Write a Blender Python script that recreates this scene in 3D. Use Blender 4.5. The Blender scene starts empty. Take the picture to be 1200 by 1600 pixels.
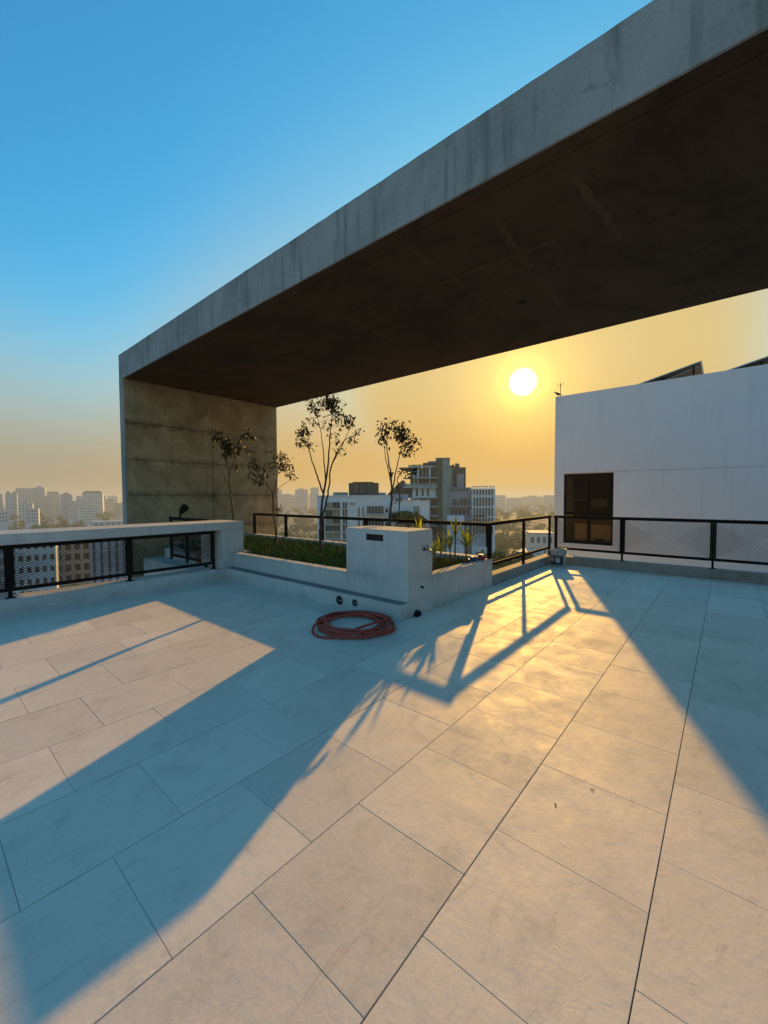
import bpy, bmesh, math, random
from math import sin, cos, radians, pi, sqrt, exp
from mathutils import Vector, Matrix, Euler

random.seed(7)
scene = bpy.context.scene
C = scene.collection

# ------------------------------------------------------------------ camera
YAW, PITCH, ROLL = radians(40.218), radians(-2.2234), radians(-0.2336)
fw = Vector((cos(YAW)*cos(PITCH), sin(YAW)*cos(PITCH), sin(PITCH)))
rt = Vector((sin(YAW), -cos(YAW), 0))
up = rt.cross(fw)
r2 = rt*cos(ROLL) + up*sin(ROLL)
u2 = -rt*sin(ROLL) + up*cos(ROLL)
cam_data = bpy.data.cameras.new('camera')
cam = bpy.data.objects.new('camera', cam_data)
C.objects.link(cam)
m = Matrix((( r2.x, u2.x, -fw.x, 0), (r2.y, u2.y, -fw.y, 0), (r2.z, u2.z, -fw.z, 1.55), (0, 0, 0, 1)))
cam.matrix_world = m
cam_data.sensor_fit = 'VERTICAL'
cam_data.sensor_height = 36.0
cam_data.sensor_width = 27.0
cam_data.lens = 36.0*635.194/1600.0
cam_data.clip_start = 0.05
cam_data.clip_end = 30000
scene.camera = cam

# ------------------------------------------------------------------ sky and sun
SUN_AZ, SUN_EL = radians(21.49), radians(14.65)
SUN_DIR = Vector((cos(SUN_AZ)*cos(SUN_EL), sin(SUN_AZ)*cos(SUN_EL), sin(SUN_EL)))
world = bpy.data.worlds.new('World')
scene.world = world
world.use_nodes = True
wt = world.node_tree
wt.nodes.clear()
def wn(t, **k):
    n = wt.nodes.new(t)
    for a, b in k.items(): setattr(n, a, b)
    return n
def wmath(op, a, b=None, clamp=False):
    n = wn('ShaderNodeMath', operation=op, use_clamp=clamp)
    for i, s in enumerate((a, b)):
        if s is None: continue
        if isinstance(s, (int, float)): n.inputs[i].default_value = s
        else: wt.links.new(s, n.inputs[i])
    return n.outputs[0]
def wmix(fac, a, b, blend='MIX'):
    n = wn('ShaderNodeMix', data_type='RGBA', blend_type=blend)
    for s, i in ((fac, 0), (a, 6), (b, 7)):
        if isinstance(s, (int, float)): n.inputs[i].default_value = s
        elif isinstance(s, tuple): n.inputs[i].default_value = (*s, 1)
        else: wt.links.new(s, n.inputs[i])
    return n.outputs[2]
def wrange(v, a, b, c=0.0, d=1.0):
    n = wn('ShaderNodeMapRange', interpolation_type='SMOOTHERSTEP')
    wt.links.new(v, n.inputs[0])
    for i, x in enumerate((a, b, c, d)): n.inputs[i+1].default_value = x
    return n.outputs[0]
sky = wn('ShaderNodeTexSky', sky_type='NISHITA', sun_disc=False)
sky.sun_elevation = SUN_EL
sky.sun_rotation = radians(90) - SUN_AZ
sky.altitude = 30
sky.air_density = 1.0
sky.dust_density = 0.8
sky.ozone_density = 3.0
tc = wn('ShaderNodeTexCoord')
sep = wn('ShaderNodeSeparateXYZ'); wt.links.new(tc.outputs['Generated'], sep.inputs[0])
dot = wn('ShaderNodeVectorMath', operation='DOT_PRODUCT')
wt.links.new(tc.outputs['Generated'], dot.inputs[0]); dot.inputs[1].default_value = SUN_DIR
mu = dot.outputs['Value']
el = wmath('ABSOLUTE', sep.outputs[2])
# dusty air low in the sky: tan away from the sun, golden towards it
near_sun = wrange(mu, 0.45, 0.96)
haze_low = wmix(near_sun, (0.232, 0.176, 0.111), (0.39, 0.215, 0.043))
h1 = wmath('MULTIPLY', wmath('POWER', 2.718, wmath('MULTIPLY', wmath('POWER', wmath('DIVIDE', el, wrange(mu, 0.55, 0.93, 0.25, 0.46)), 2.5), -1.0)), 0.96)
nish = wn('ShaderNodeVectorMath', operation='SCALE'); wt.links.new(sky.outputs[0], nish.inputs[0]); nish.inputs[3].default_value = 0.136
blue0 = wmix(1.0, nish.outputs[0], (0.22, 0.90, 1.12), 'MULTIPLY')
soft = wn('ShaderNodeVectorMath', operation='SCALE'); wt.links.new(blue0, soft.inputs[0]); soft.inputs[3].default_value = 0.75
softa = wn('ShaderNodeVectorMath', operation='ADD'); wt.links.new(soft.outputs[0], softa.inputs[0]); softa.inputs[1].default_value = (0.85, 0.85, 0.85)
softd = wn('ShaderNodeVectorMath', operation='DIVIDE'); wt.links.new(blue0, softd.inputs[0]); wt.links.new(softa.outputs[0], softd.inputs[1])
blue = softd.outputs[0]   # the camera's shoulder on the bright sky near the sun
haze_high = wmix(0.5, haze_low, (0.40, 0.35, 0.17))
hz_col = wmix(wrange(el, 0.05, 0.32), haze_low, haze_high)
h2 = wmath('MAXIMUM', h1, wmath('MULTIPLY', wrange(mu, 0.82, 0.965, 0.0, 0.97), wrange(el, 0.60, 0.40)))
col = wmix(h2, blue, hz_col)
# forward glow of dust around the sun and the burnt-out disc itself
g1 = wmath('MULTIPLY', wmath('POWER', wmath('MAXIMUM', mu, 0.0), 30.0), 0.06)
g2 = wmath('MULTIPLY', wmath('POWER', wmath('MAXIMUM', mu, 0.0), 160.0), 0.30)
g4 = wmath('MULTIPLY', wmath('POWER', wmath('MAXIMUM', mu, 0.0), 1600.0), 0.9)
g3 = wmath('MULTIPLY', wrange(mu, cos(radians(1.85)), cos(radians(0.7))), 4.0)
def wadd(c, fac, rgb):
    s = wn('ShaderNodeVectorMath', operation='SCALE'); s.inputs[0].default_value = rgb; wt.links.new(fac, s.inputs[3])
    a = wn('ShaderNodeVectorMath', operation='ADD'); wt.links.new(c, a.inputs[0]); wt.links.new(s.outputs[0], a.inputs[1])
    return a.outputs[0]
col = wadd(col, g1, (1.0, 0.62, 0.12))
col = wadd(col, g2, (1.0, 0.58, 0.04))
col = wadd(col, g4, (1.0, 0.85, 0.10))
col = wadd(col, g3, (1.0, 0.95, 0.75))
bg = wn('ShaderNodeBackground'); wt.links.new(col, bg.inputs[0]); bg.inputs[1].default_value = 1.0
wo = wn('ShaderNodeOutputWorld'); wt.links.new(bg.outputs[0], wo.inputs[0])

sd = bpy.data.lights.new('sun', 'SUN'); so = bpy.data.objects.new('sun', sd); C.objects.link(so)
sd.energy = 3.2; sd.angle = radians(0.55); sd.color = (1.0, 0.53, 0.09)
so.rotation_euler = SUN_DIR.to_track_quat('Z', 'Y').to_euler()
so.location = SUN_DIR*60

vs = scene.view_settings
vs.view_transform = 'Standard'; vs.look = 'None'; vs.exposure = 0.92; vs.gamma = 1.0; vs.use_curve_mapping = False
cy = scene.cycles
cy.use_denoising = True
cy.max_bounces = 6; cy.diffuse_bounces = 4; cy.glossy_bounces = 3; cy.transmission_bounces = 4
cy.volume_bounces = 0; cy.transparent_max_bounces = 12
cy.sample_clamp_indirect = 6.0
cy.caustics_reflective = False; cy.caustics_refractive = False

# ------------------------------------------------------------------ materials
def mat(name):
    mt = bpy.data.materials.new(name); mt.use_nodes = True
    return mt, mt.node_tree, mt.node_tree.nodes['Principled BSDF']
def simple(name, c, rough=0.6, metal=0.0, spec=0.5, noise=0.0, scale=8.0):
    mt, t, b = mat(name)
    b.inputs['Base Color'].default_value = (*c, 1); b.inputs['Roughness'].default_value = rough
    b.inputs['Metallic'].default_value = metal; b.inputs['Specular IOR Level'].default_value = spec
    if noise:
        tcn = t.nodes.new('ShaderNodeTexCoord'); n = t.nodes.new('ShaderNodeTexNoise')
        n.inputs['Scale'].default_value = scale; n.inputs['Detail'].default_value = 6; n.inputs['Roughness'].default_value = .65
        t.links.new(tcn.outputs['Object'], n.inputs['Vector'])
        r = t.nodes.new('ShaderNodeMapRange'); r.inputs[1].default_value = .3; r.inputs[2].default_value = .7
        r.inputs[3].default_value = 1-noise; r.inputs[4].default_value = 1+noise
        t.links.new(n.outputs[0], r.inputs[0])
        s = t.nodes.new('ShaderNodeVectorMath'); s.operation = 'SCALE'; s.inputs[0].default_value = c
        t.links.new(r.outputs[0], s.inputs[3]); t.links.new(s.outputs[0], b.inputs['Base Color'])
    return mt
def concrete(name, c1, c2, stain, streak=0.5, bump=0.25, rough=0.85, scale=1.0, stain_amt=0.6, grain=.11, joints=()):
    """cast concrete: cloudy tone, vertical run marks, pores and blotches"""
    mt, t, b = mat(name)
    L = t.links.new
    tcn = t.nodes.new('ShaderNodeTexCoord')
    def noise(sc, det=6, ro=.6, vec=None, dist=0.0):
        n = t.nodes.new('ShaderNodeTexNoise'); n.inputs['Scale'].default_value = sc*scale
        n.inputs['Detail'].default_value = det; n.inputs['Roughness'].default_value = ro; n.inputs['Distortion'].default_value = dist
        L(vec if vec else tcn.outputs['Object'], n.inputs['Vector']); return n.outputs[0]
    def rng(v, a, b_, c=0., d=1.):
        n = t.nodes.new('ShaderNodeMapRange'); L(v, n.inputs[0])
        for i, x in enumerate((a, b_, c, d)): n.inputs[i+1].default_value = x
        return n.outputs[0]
    def mix(f, a, b_, bl='MIX'):
        n = t.nodes.new('ShaderNodeMix'); n.data_type = 'RGBA'; n.blend_type = bl
        for s, i in ((f, 0), (a, 6), (b_, 7)):
            if isinstance(s, (int, float)): n.inputs[i].default_value = s
            elif isinstance(s, tuple): n.inputs[i].default_value = (*s, 1)
            else: L(s, n.inputs[i])
        return n.outputs[2]
    mp = t.nodes.new('ShaderNodeMapping'); mp.inputs['Scale'].default_value = (5, 5, .45)
    L(tcn.outputs['Object'], mp.inputs[0])
    cloud = noise(1.1, 7, .62, dist=.4)
    st = noise(1.6, 5, .6, mp.outputs[0])
    fine = noise(42, 4, .7)
    blot = noise(5.0, 6, .7, dist=.8)
    col = mix(rng(cloud, .3, .7), c1, c2)
    col = mix(mul(t, rng(st, .52, .75), streak), col, stain)
    col = mix(mul(t, rng(blot, .58, .72), stain_amt), col, stain)
    if joints:   # water stains and moss creeping from the pour joints
        sp = t.nodes.new('ShaderNodeSeparateXYZ'); L(tcn.outputs['Object'], sp.inputs[0])
        jn = noise(1.9, 7, .72, dist=.7)
        for zj in joints:
            sb = t.nodes.new('ShaderNodeMath'); sb.operation = 'SUBTRACT'; sb.inputs[1].default_value = zj; L(sp.outputs[2], sb.inputs[0])
            ab = t.nodes.new('ShaderNodeMath'); ab.operation = 'ABSOLUTE'; L(sb.outputs[0], ab.inputs[0])
            pr = t.nodes.new('ShaderNodeMath'); pr.operation = 'MULTIPLY'
            L(rng(ab.outputs[0], .16, .0), pr.inputs[0]); L(rng(jn, .42, .62), pr.inputs[1])
            col = mix(mul(t, pr.outputs[0], .85), col, stain)
    col = mix(1.0, col, mix(rng(fine, .3, .7), (1-grain,)*3, (1+grain,)*3), 'MULTIPLY')
    L(col, b.inputs['Base Color'])
    b.inputs['Roughness'].default_value = rough; b.inputs['Specular IOR Level'].default_value = .3
    bp = t.nodes.new('ShaderNodeBump'); bp.inputs['Strength'].default_value = bump; bp.inputs['Distance'].default_value = .02
    ad = t.nodes.new('ShaderNodeMath'); ad.operation = 'ADD'; L(fine, ad.inputs[0]); L(blot, ad.inputs[1])
    L(ad.outputs[0], bp.inputs['Height']); L(bp.outputs[0], b.inputs['Normal'])
    return mt
def mul(t, s, k):
    n = t.nodes.new('ShaderNodeMath'); n.operation = 'MULTIPLY'; n.inputs[1].default_value = k; t.links.new(s, n.inputs[0]); return n.outputs[0]
def leafmat(name, c1, c2, trans=0.4, rough=0.5):
    mt, t, b = mat(name)
    L = t.links.new
    tcn = t.nodes.new('ShaderNodeTexCoord'); n = t.nodes.new('ShaderNodeTexNoise'); n.inputs['Scale'].default_value = 9; n.inputs['Detail'].default_value = 3
    L(tcn.outputs['Object'], n.inputs['Vector'])
    r = t.nodes.new('ShaderNodeMapRange'); r.inputs[1].default_value = .35; r.inputs[2].default_value = .65; L(n.outputs[0], r.inputs[0])
    mx = t.nodes.new('ShaderNodeMix'); mx.data_type = 'RGBA'; mx.inputs[6].default_value = (*c1, 1); mx.inputs[7].default_value = (*c2, 1)
    L(r.outputs[0], mx.inputs[0]); L(mx.outputs[2], b.inputs['Base Color'])
    b.inputs['Roughness'].default_value = rough; b.inputs['Specular IOR Level'].default_value = .2
    tr = t.nodes.new('ShaderNodeBsdfTranslucent'); L(mx.outputs[2], tr.inputs[0])
    ms = t.nodes.new('ShaderNodeMixShader'); ms.inputs[0].default_value = trans
    L(b.outputs[0], ms.inputs[1]); L(tr.outputs[0], ms.inputs[2])
    L(ms.outputs[0], t.nodes['Material Output'].inputs[0])
    return mt

def tile_material():
    mt, t, b = mat('floor_tile')
    L = t.links.new
    geo_ = t.nodes.new('ShaderNodeNewGeometry'); oi = t.nodes.new('ShaderNodeObjectInfo')
    sc_ = t.nodes.new('ShaderNodeVectorMath'); sc_.operation = 'SCALE'; sc_.inputs[0].default_value = (37.0, 61.0, 11.0); L(oi.outputs['Random'], sc_.inputs[3])
    geo = t.nodes.new('ShaderNodeVectorMath'); geo.operation = 'ADD'; L(geo_.outputs['Position'], geo.inputs[0]); L(sc_.outputs[0], geo.inputs[1])
    def noise(sc, det=6, ro=.6, dist=0., vec=None):
        n = t.nodes.new('ShaderNodeTexNoise'); n.inputs['Scale'].default_value = sc; n.inputs['Detail'].default_value = det
        n.inputs['Roughness'].default_value = ro; n.inputs['Distortion'].default_value = dist
        L(vec or geo.outputs[0], n.inputs['Vector']); return n.outputs[0]
    def rng(v, a, b_, c=0., d=1.):
        n = t.nodes.new('ShaderNodeMapRange'); L(v, n.inputs[0])
        for i, x in enumerate((a, b_, c, d)): n.inputs[i+1].default_value = x
        return n.outputs[0]
    def mix(f, a, b_, bl='MIX'):
        n = t.nodes.new('ShaderNodeMix'); n.data_type = 'RGBA'; n.blend_type = bl
        for s, i in ((f, 0), (a, 6), (b_, 7)):
            if isinstance(s, (int, float)): n.inputs[i].default_value = s
            elif isinstance(s, tuple): n.inputs[i].default_value = (*s, 1)
            else: L(s, n.inputs[i])
        return n.outputs[2]
    cloud = noise(1.3, 6, .6, .5)
    dirt = noise(3.2, 9, .74, .35)
    scuff = noise(7.5, 6, .66, .9)
    grain = noise(160, 3, .7)
    edge = noise(0.55, 4, .6, .6, geo_.outputs['Position'])
    col = mix(rng(cloud, .3, .7), (.74, .65, .535), (.82, .73, .61))
    streaky = t.nodes.new('ShaderNodeMapping'); streaky.inputs['Rotation'].default_value = (0, 0, .6); streaky.inputs['Scale'].default_value = (1.2, 5.5, 1); L(geo_.outputs['Position'], streaky.inputs[0])
    smear = noise(2.6, 8, .76, .5, streaky.outputs[0])
    col = mix(mul(t, rng(dirt, .52, .76), .45), col, (.40, .345, .27))
    col = mix(mul(t, rng(smear, .56, .74), .52), col, (.34, .29, .225))
    col = mix(mul(t, rng(scuff, .68, .76), .30), col, (.26, .23, .18))
    col = mix(mul(t, rng(edge, .5, .7), .16), col, (.42, .40, .35))
    col = mix(1.0, col, mix(oi.outputs['Random'], (.90, .90, .91), (1.04, 1.035, 1.02)), 'MULTIPLY')
    col = mix(1.0, col, mix(rng(grain, .3, .7), (.90, .90, .90), (1.08, 1.08, 1.08)), 'MULTIPLY')
    L(col, b.inputs['Base Color'])
    L(rng(dirt, .35, .7, .56, .78), b.inputs['Roughness'])
    b.inputs['Specular IOR Level'].default_value = .36
    bp = t.nodes.new('ShaderNodeBump'); bp.inputs['Strength'].default_value = .35; bp.inputs['Distance'].default_value = .004
    ad = t.nodes.new('ShaderNodeMath'); ad.operation = 'ADD'
    L(noise(26, 5, .6, .6), ad.inputs[0]); L(mul(t, noise(6, 3, .5), 2.0), ad.inputs[1])
    L(ad.outputs[0], bp.inputs['Height']); L(bp.outputs[0], b.inputs['Normal'])
    return mt

M = {}
M['tile'] = tile_material()
M['screed'] = simple('joint_grout', (.10, .09, .08), .9, noise=.3)
M['conc'] = concrete('plaster_concrete', (.54, .52, .48), (.64, .62, .575), (.38, .365, .335), streak=.5, stain_amt=.4, joints=(0.0, .47))
M['concdirty'] = concrete('dirty_ledge', (.20, .20, .19), (.27, .265, .25), (.12, .12, .11))
M['kerbconc'] = concrete('weathered_kerb', (.27, .255, .22), (.36, .34, .30), (.17, .155, .13), streak=.6, stain_amt=.6)
M['fair'] = concrete('fair_faced_concrete', (.28, .28, .255), (.46, .455, .42), (.15, .15, .13), streak=.9, bump=.35)
M['wallconc'] = concrete('portal_wall_concrete', (.28, .195, .095), (.53, .405, .22), (.10, .066, .032), streak=.35, bump=.6, scale=1.6, stain_amt=.9, joints=(.744, 1.594, 2.44, 3.296))
M['soffit'] = concrete('shaded_soffit_concrete', (.042, .021, .009), (.105, .058, .024), (.024, .013, .006), streak=.2, bump=.5, scale=.9, stain_amt=.9)  # shade under the slab put into the colour, darker than the concrete itself
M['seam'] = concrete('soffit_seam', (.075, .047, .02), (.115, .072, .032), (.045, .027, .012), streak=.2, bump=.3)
M['black'] = simple('black_steel', (.010, .010, .011), .8, .0, .04)
M['meshsteel'] = simple('mesh_steel', (.012, .012, .013), .8, .0, .05)
M['white'] = concrete('white_paint_wall', (.72, .73, .74), (.77, .775, .78), (.60, .60, .59), streak=.5, bump=.02, rough=.7, scale=.5, stain_amt=.25, grain=.015)
M['soil'] = simple('planter_soil', (.035, .025, .016), .95, noise=.4, scale=30)
M['hose'] = simple('red_rubber', (.42, .055, .035), .55, 0, .4, noise=.25, scale=25)
M['chrome'] = simple('chrome', (.30, .30, .30), .35, 1.0)
M['pvc'] = simple('grey_pvc', (.30, .30, .30), .5)
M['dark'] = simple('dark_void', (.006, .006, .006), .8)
M['bark'] = simple('bark', (.055, .042, .030), .85, noise=.35, scale=20)
M['leaf'] = leafmat('tree_leaf', (.014, .018, .010), (.028, .034, .014), .10)
M['hedge'] = leafmat('ground_cover_leaf', (.020, .062, .016), (.055, .125, .026), .15, .9)
M['cord'] = leafmat('yellow_green_leaf', (.20, .26, .03), (.42, .42, .06), .5, .4)
M['cordred'] = leafmat('reddish_leaf', (.16, .05, .03), (.28, .14, .05), .4, .4)

# ------------------------------------------------------------------ mesh helpers
class MB:
    def __init__(s): s.v = []; s.f = []
    def box(s, x0, x1, y0, y1, z0, z1):
        n = len(s.v)
        s.v += [(x, y, z) for z in (z0, z1) for y in (y0, y1) for x in (x0, x1)]
        for q in ((0,2,3,1), (4,5,7,6), (0,1,5,4), (2,6,7,3), (0,4,6,2), (1,3,7,5)): s.f.append(tuple(n+i for i in q))
        return s
    def poly(s, pts): n = len(s.v); s.v += [tuple(p) for p in pts]; s.f.append(tuple(range(n, n+len(pts)))); return s
    def prism(s, pts, d):
        """closed polygon pts extruded by vector d"""
        n = len(s.v); k = len(pts); d = Vector(d)
        s.v += [tuple(p) for p in pts] + [tuple(Vector(p)+d) for p in pts]
        s.f.append(tuple(range(n+k-1, n-1, -1))); s.f.append(tuple(range(n+k, n+2*k)))
        for i in range(k): j = (i+1) % k; s.f.append((n+i, n+j, n+k+j, n+k+i))
        return s
    def tube(s, pts, rad, sides=6, cap=True):
        pts = [Vector(p) for p in pts]; k = len(pts)
        if not hasattr(rad, '__len__'): rad = [rad]*k
        n0 = len(s.v); prev = None
        for i, p in enumerate(pts):
            d = (pts[min(i+1, k-1)]-pts[max(i-1, 0)])
            if d.length < 1e-9: d = Vector((0, 0, 1))
            d.normalize()
            if prev is None: a = d.orthogonal().normalized()
            else:
                a = prev - d*prev.dot(d)
                a = a.normalized() if a.length > 1e-6 else d.orthogonal().normalized()
            prev = a; b = d.cross(a)
            for q in range(sides):
                t = 2*pi*q/sides; s.v.append(tuple(p+(a*cos(t)+b*sin(t))*rad[i]))
        for i in range(k-1):
            for q in range(sides):
                r = (q+1) % sides
                s.f.append((n0+i*sides+q, n0+i*sides+r, n0+(i+1)*sides+r, n0+(i+1)*sides+q))
        if cap:
            s.f.append(tuple(n0+q for q in range(sides-1, -1, -1)))
            s.f.append(tuple(n0+(k-1)*sides+q for q in range(sides)))
        return s
    def lathe(s, prof, cx, cy, sides=24, z0=0):
        n0 = len(s.v)
        for r, z in prof:
            for q in range(sides): t = 2*pi*q/sides; s.v.append((cx+r*cos(t), cy+r*sin(t), z0+z))
        for i in range(len(prof)-1):
            for q in range(sides):
                r_ = (q+1) % sides
                s.f.append((n0+i*sides+q, n0+i*sides+r_, n0+(i+1)*sides+r_, n0+(i+1)*sides+q))
        return s
    def leaf(s, p, d, n, ln, w, droop=0.0):
        """bent diamond leaf of four faces"""
        d = d.normalized(); side = d.cross(n)
        if side.length < 1e-4: side = d.orthogonal()
        side.normalize(); nn = side.cross(d)
        a = p; mid = p+d*ln*.45+nn*ln*.06; tip = p+d*ln - Vector((0, 0, droop*ln))
        k = len(s.v)
        s.v += [tuple(a), tuple(mid+side*w*.5-nn*w*.12), tuple(mid), tuple(mid-side*w*.5-nn*w*.12), tuple(tip)]
        s.f += [(k, k+1, k+2), (k, k+2, k+3), (k+1, k+4, k+2), (k+2, k+4, k+3)]
    def strap(s, p, d, ln, w, droop, seg=3):
        """arching strap leaf"""
        h = Vector((d.x, d.y, 0)); h = h.normalized() if h.length > 1e-5 else Vector((1, 0, 0))
        side = Vector((-h.y, h.x, 0)); k = len(s.v); pos = Vector(p); cur = d.normalized(); st = ln/seg
        for i in range(seg+1):
            t = i/seg; ww = w*(0.55+0.9*t if t < .5 else 2.0*(1-t)+.02)*.5
            s.v += [tuple(pos+side*ww), tuple(pos-side*ww)]
            pos = pos+cur*st; cur = (cur+Vector((0, 0, -droop/seg))).normalized()
        for i in range(seg): a = k+2*i; s.f.append((a, a+1, a+3, a+2))
    def mesh(s, name, smooth=False, bevel=0.0):
        me = bpy.data.meshes.new(name); me.from_pydata(s.v, [], s.f)
        if bevel:
            bm = bmesh.new(); bm.from_mesh(me)
            bmesh.ops.bevel(bm, geom=[e for e in bm.edges], offset=bevel, segments=2, affect='EDGES', clamp_overlap=True)
            bm.to_mesh(me); bm.free()
        if smooth:
            for p in me.polygons: p.use_smooth = True
        me.update(); return me
    def build(s, name, mt, parent=None, smooth=False, bevel=0.0):
        return link(name, s.mesh(name, smooth, bevel), mt, parent)
def link(name, me, mt=None, parent=None):
    if mt is not None and not me.materials: me.materials.append(M[mt] if isinstance(mt, str) else mt)
    o = bpy.data.objects.new(name, me); C.objects.link(o)
    if parent is not None:
        o.parent = parent
        root = parent
        while root.parent is not None: root = root.parent
        if parent is root and not root.get('_loc'):
            o.matrix_parent_inverse = Matrix.Translation(-root.location)
        # a part lies at the root's frame, so sub-parts need no correction
    return o
LOCAL = []
def tag(o, label=None, cat=None, group=None, kind=None):
    if label: o['label'] = label
    if cat: o['category'] = cat
    if group: o['group'] = group
    if kind: o['kind'] = kind
    return o
def thing(name, label, cat, loc=(0, 0, 0), group=None, rotz=None):
    o = bpy.data.objects.new(name, None); C.objects.link(o); o.location = loc; o.empty_display_size = .2
    if rotz is not None: o.rotation_euler = (0, 0, rotz); o['_loc'] = 1; LOCAL.append(o)
    return tag(o, label, cat, group)
def copy_tree(o, parent=None):
    c = o.copy(); C.objects.link(c)
    if parent is not None: c.parent = parent
    for ch in list(o.children): copy_tree(ch, c)
    return c
def box(name, x0, x1, y0, y1, z0, z1, mt, parent=None, bevel=0.0):
    return MB().box(x0, x1, y0, y1, z0, z1).build(name, mt, parent, bevel=bevel)
def jit(a): return random.uniform(-a, a)
def rvec():
    while True:
        v = Vector((jit(1), jit(1), jit(1)))
        if .05 < v.length < 1: return v.normalized()

# ------------------------------------------------------------------ terrace floor with single tiles
GZ = -38.0
fl = MB().box(-9, 9.6, -9, 3.14, -.35, -.009).box(-9, 3.97, 3.14, 7.35, -.351, -.0091)
floor = tag(fl.build('terrace_floor', 'screed'), kind='structure')
far = tag(MB().box(-8.99, -1.215, -8.99, 7.25, -.008, .0).build('terrace_paving', 'tile'), kind='structure')
tiles = {}
def tile(x0, x1, y0, y1):
    w, d = round(x1-x0, 3), round(y1-y0, 3)
    if w < .03 or d < .03: return
    gx, gy = .0008, .0019
    if (w, d) not in tiles:
        tiles[(w, d)] = MB().box(-w/2+gx, w/2-gx, -d/2+gy, d/2-gy, -.008, 0).mesh('tile', bevel=.0011)
    o = link('tile', tiles[(w, d)], 'tile', floor)
    o.matrix_parent_inverse = Matrix()
    o.location = ((x0+x1)/2, (y0+y1)/2, jit(.0006)); o.rotation_euler = (jit(.0012), jit(.0012), jit(.0006))
r0 = 0.189-0.6015*7
for r in range(-1, 20):
    ya, yb = r0+r*.6015, r0+(r+1)*.6015
    if ya > 7.25: break
    ph = .235 if (r % 2 == 0) else .535
    x = ph-.6*3
    while x < 9.55:
        xa, xb = max(x, -1.21), x+.6
        if yb <= 3.05: tile(xa, min(xb, 9.55), ya, yb)
        elif ya >= 3.05:
            if xa < 3.9: tile(xa, min(xb, 3.905), ya, min(yb, 7.25))
        elif xb <= 3.905: tile(xa, xb, ya, yb)
        elif xa >= 3.905: tile(xa, min(xb, 9.55), ya, 3.05)
        else: tile(xa, 3.905, ya, yb); tile(3.905, xb, ya, 3.05)
        x += .6

# ------------------------------------------------------------------ the block under the terrace and kerbs
host = thing('apartment_building', 'grey apartment block whose roof terrace fills the foreground', 'building', (0, 0, GZ))
box('wall', -8.9, 9.7, -8.9, 3.2, GZ, -.36, 'conc', host)
box('wall', -8.9, 6.4, 3.21, 8.0, GZ, -.36, 'conc', host)
box('wall', 3.5, 7.5, 8.01, 10.9, GZ, -.36, 'conc', host)

kerb = MB().box(9.55, 9.77, -9, 3.05, -.3, .18)
tag(kerb.build('kerb', 'kerbconc', bevel=.006), kind='structure')
tag(MB().box(6.475, 9.77, 3.052, 3.25, -.3, .185).build('kerb', 'kerbconc', bevel=.006), kind='structure')

# ------------------------------------------------------------------ concrete portal
YW, XF, XB, ZS, ZT = 10.7, 3.365, 7.53, 4.295, 4.89
portal = thing('concrete_portal', 'huge raw concrete portal frame spanning over the terrace', 'portal', (XF, YW, 0))
lifts = [(-2.4, .738), (.75, 1.588), (1.60, 2.434), (2.446, 3.290), (3.302, ZS)]
for za, zb in lifts:
    for xa, xb in ((XF, 5.455), (5.463, XB)):
        o = MB().box(xa, xb, YW+jit(.009), YW+.26, za, zb).build('wall_panel', 'wallconc', portal, bevel=.004)
box('wall_core', XF+.012, XB-.012, YW+.03, YW+.235, -2.4, ZS+.05, 'concdirty', portal)
box('front_edge', XF-.006, XF+.03, YW-.004, YW+.264, -2.4, ZS, 'fair', portal, bevel=.005)
YE = -6.0
slab = MB(); NS = 170
for i in range(NS+1):
    y = YW+.262-(YW+.262-YE)*i/NS
    j = random.uniform(-.007, .004); e = random.uniform(-.003, .003)
    slab.v += [(XF-.004+e*.4, y, ZS+.002*random.random()), (XF-.004+e, y, ZT-.022+j), (XF+.016, y, ZT+j*.5), (XB, y, ZT), (XB, y, ZS)]
for i in range(NS):
    for k in range(5):
        a_, b_ = 5*i+k, 5*i+(k+1) % 5
        slab.f.append((a_, b_, b_+5, a_+5))
slab.f += [(4, 3, 2, 1, 0), tuple(5*NS+k for k in range(5))]
slab = slab.build('roof_slab', 'fair', portal)
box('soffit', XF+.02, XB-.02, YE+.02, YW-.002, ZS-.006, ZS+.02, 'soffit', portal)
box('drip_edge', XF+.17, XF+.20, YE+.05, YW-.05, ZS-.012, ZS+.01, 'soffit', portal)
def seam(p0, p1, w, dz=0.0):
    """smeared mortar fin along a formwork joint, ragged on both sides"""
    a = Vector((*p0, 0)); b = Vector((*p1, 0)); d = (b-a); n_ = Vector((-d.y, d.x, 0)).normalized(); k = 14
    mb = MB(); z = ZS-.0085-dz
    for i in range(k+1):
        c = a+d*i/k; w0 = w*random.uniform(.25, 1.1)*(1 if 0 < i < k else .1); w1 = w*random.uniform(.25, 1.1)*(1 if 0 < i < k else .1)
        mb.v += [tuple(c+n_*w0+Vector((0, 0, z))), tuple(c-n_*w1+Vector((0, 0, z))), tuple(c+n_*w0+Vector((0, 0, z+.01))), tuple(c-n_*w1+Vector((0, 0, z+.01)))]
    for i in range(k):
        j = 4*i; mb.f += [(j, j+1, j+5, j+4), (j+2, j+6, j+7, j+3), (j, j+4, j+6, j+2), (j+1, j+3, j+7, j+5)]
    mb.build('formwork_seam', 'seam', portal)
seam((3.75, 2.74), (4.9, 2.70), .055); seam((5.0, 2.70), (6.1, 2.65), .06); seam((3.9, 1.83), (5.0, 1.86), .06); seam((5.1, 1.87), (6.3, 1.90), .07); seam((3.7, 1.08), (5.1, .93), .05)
seam((4.62, 1.3), (4.55, 3.1), .045, .002); seam((4.5, 3.2), (4.42, 4.5), .03, .002); seam((5.0, 6.6), (6.9, 6.45), .03); seam((4.1, 4.6), (6.4, 4.5), .03)
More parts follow.
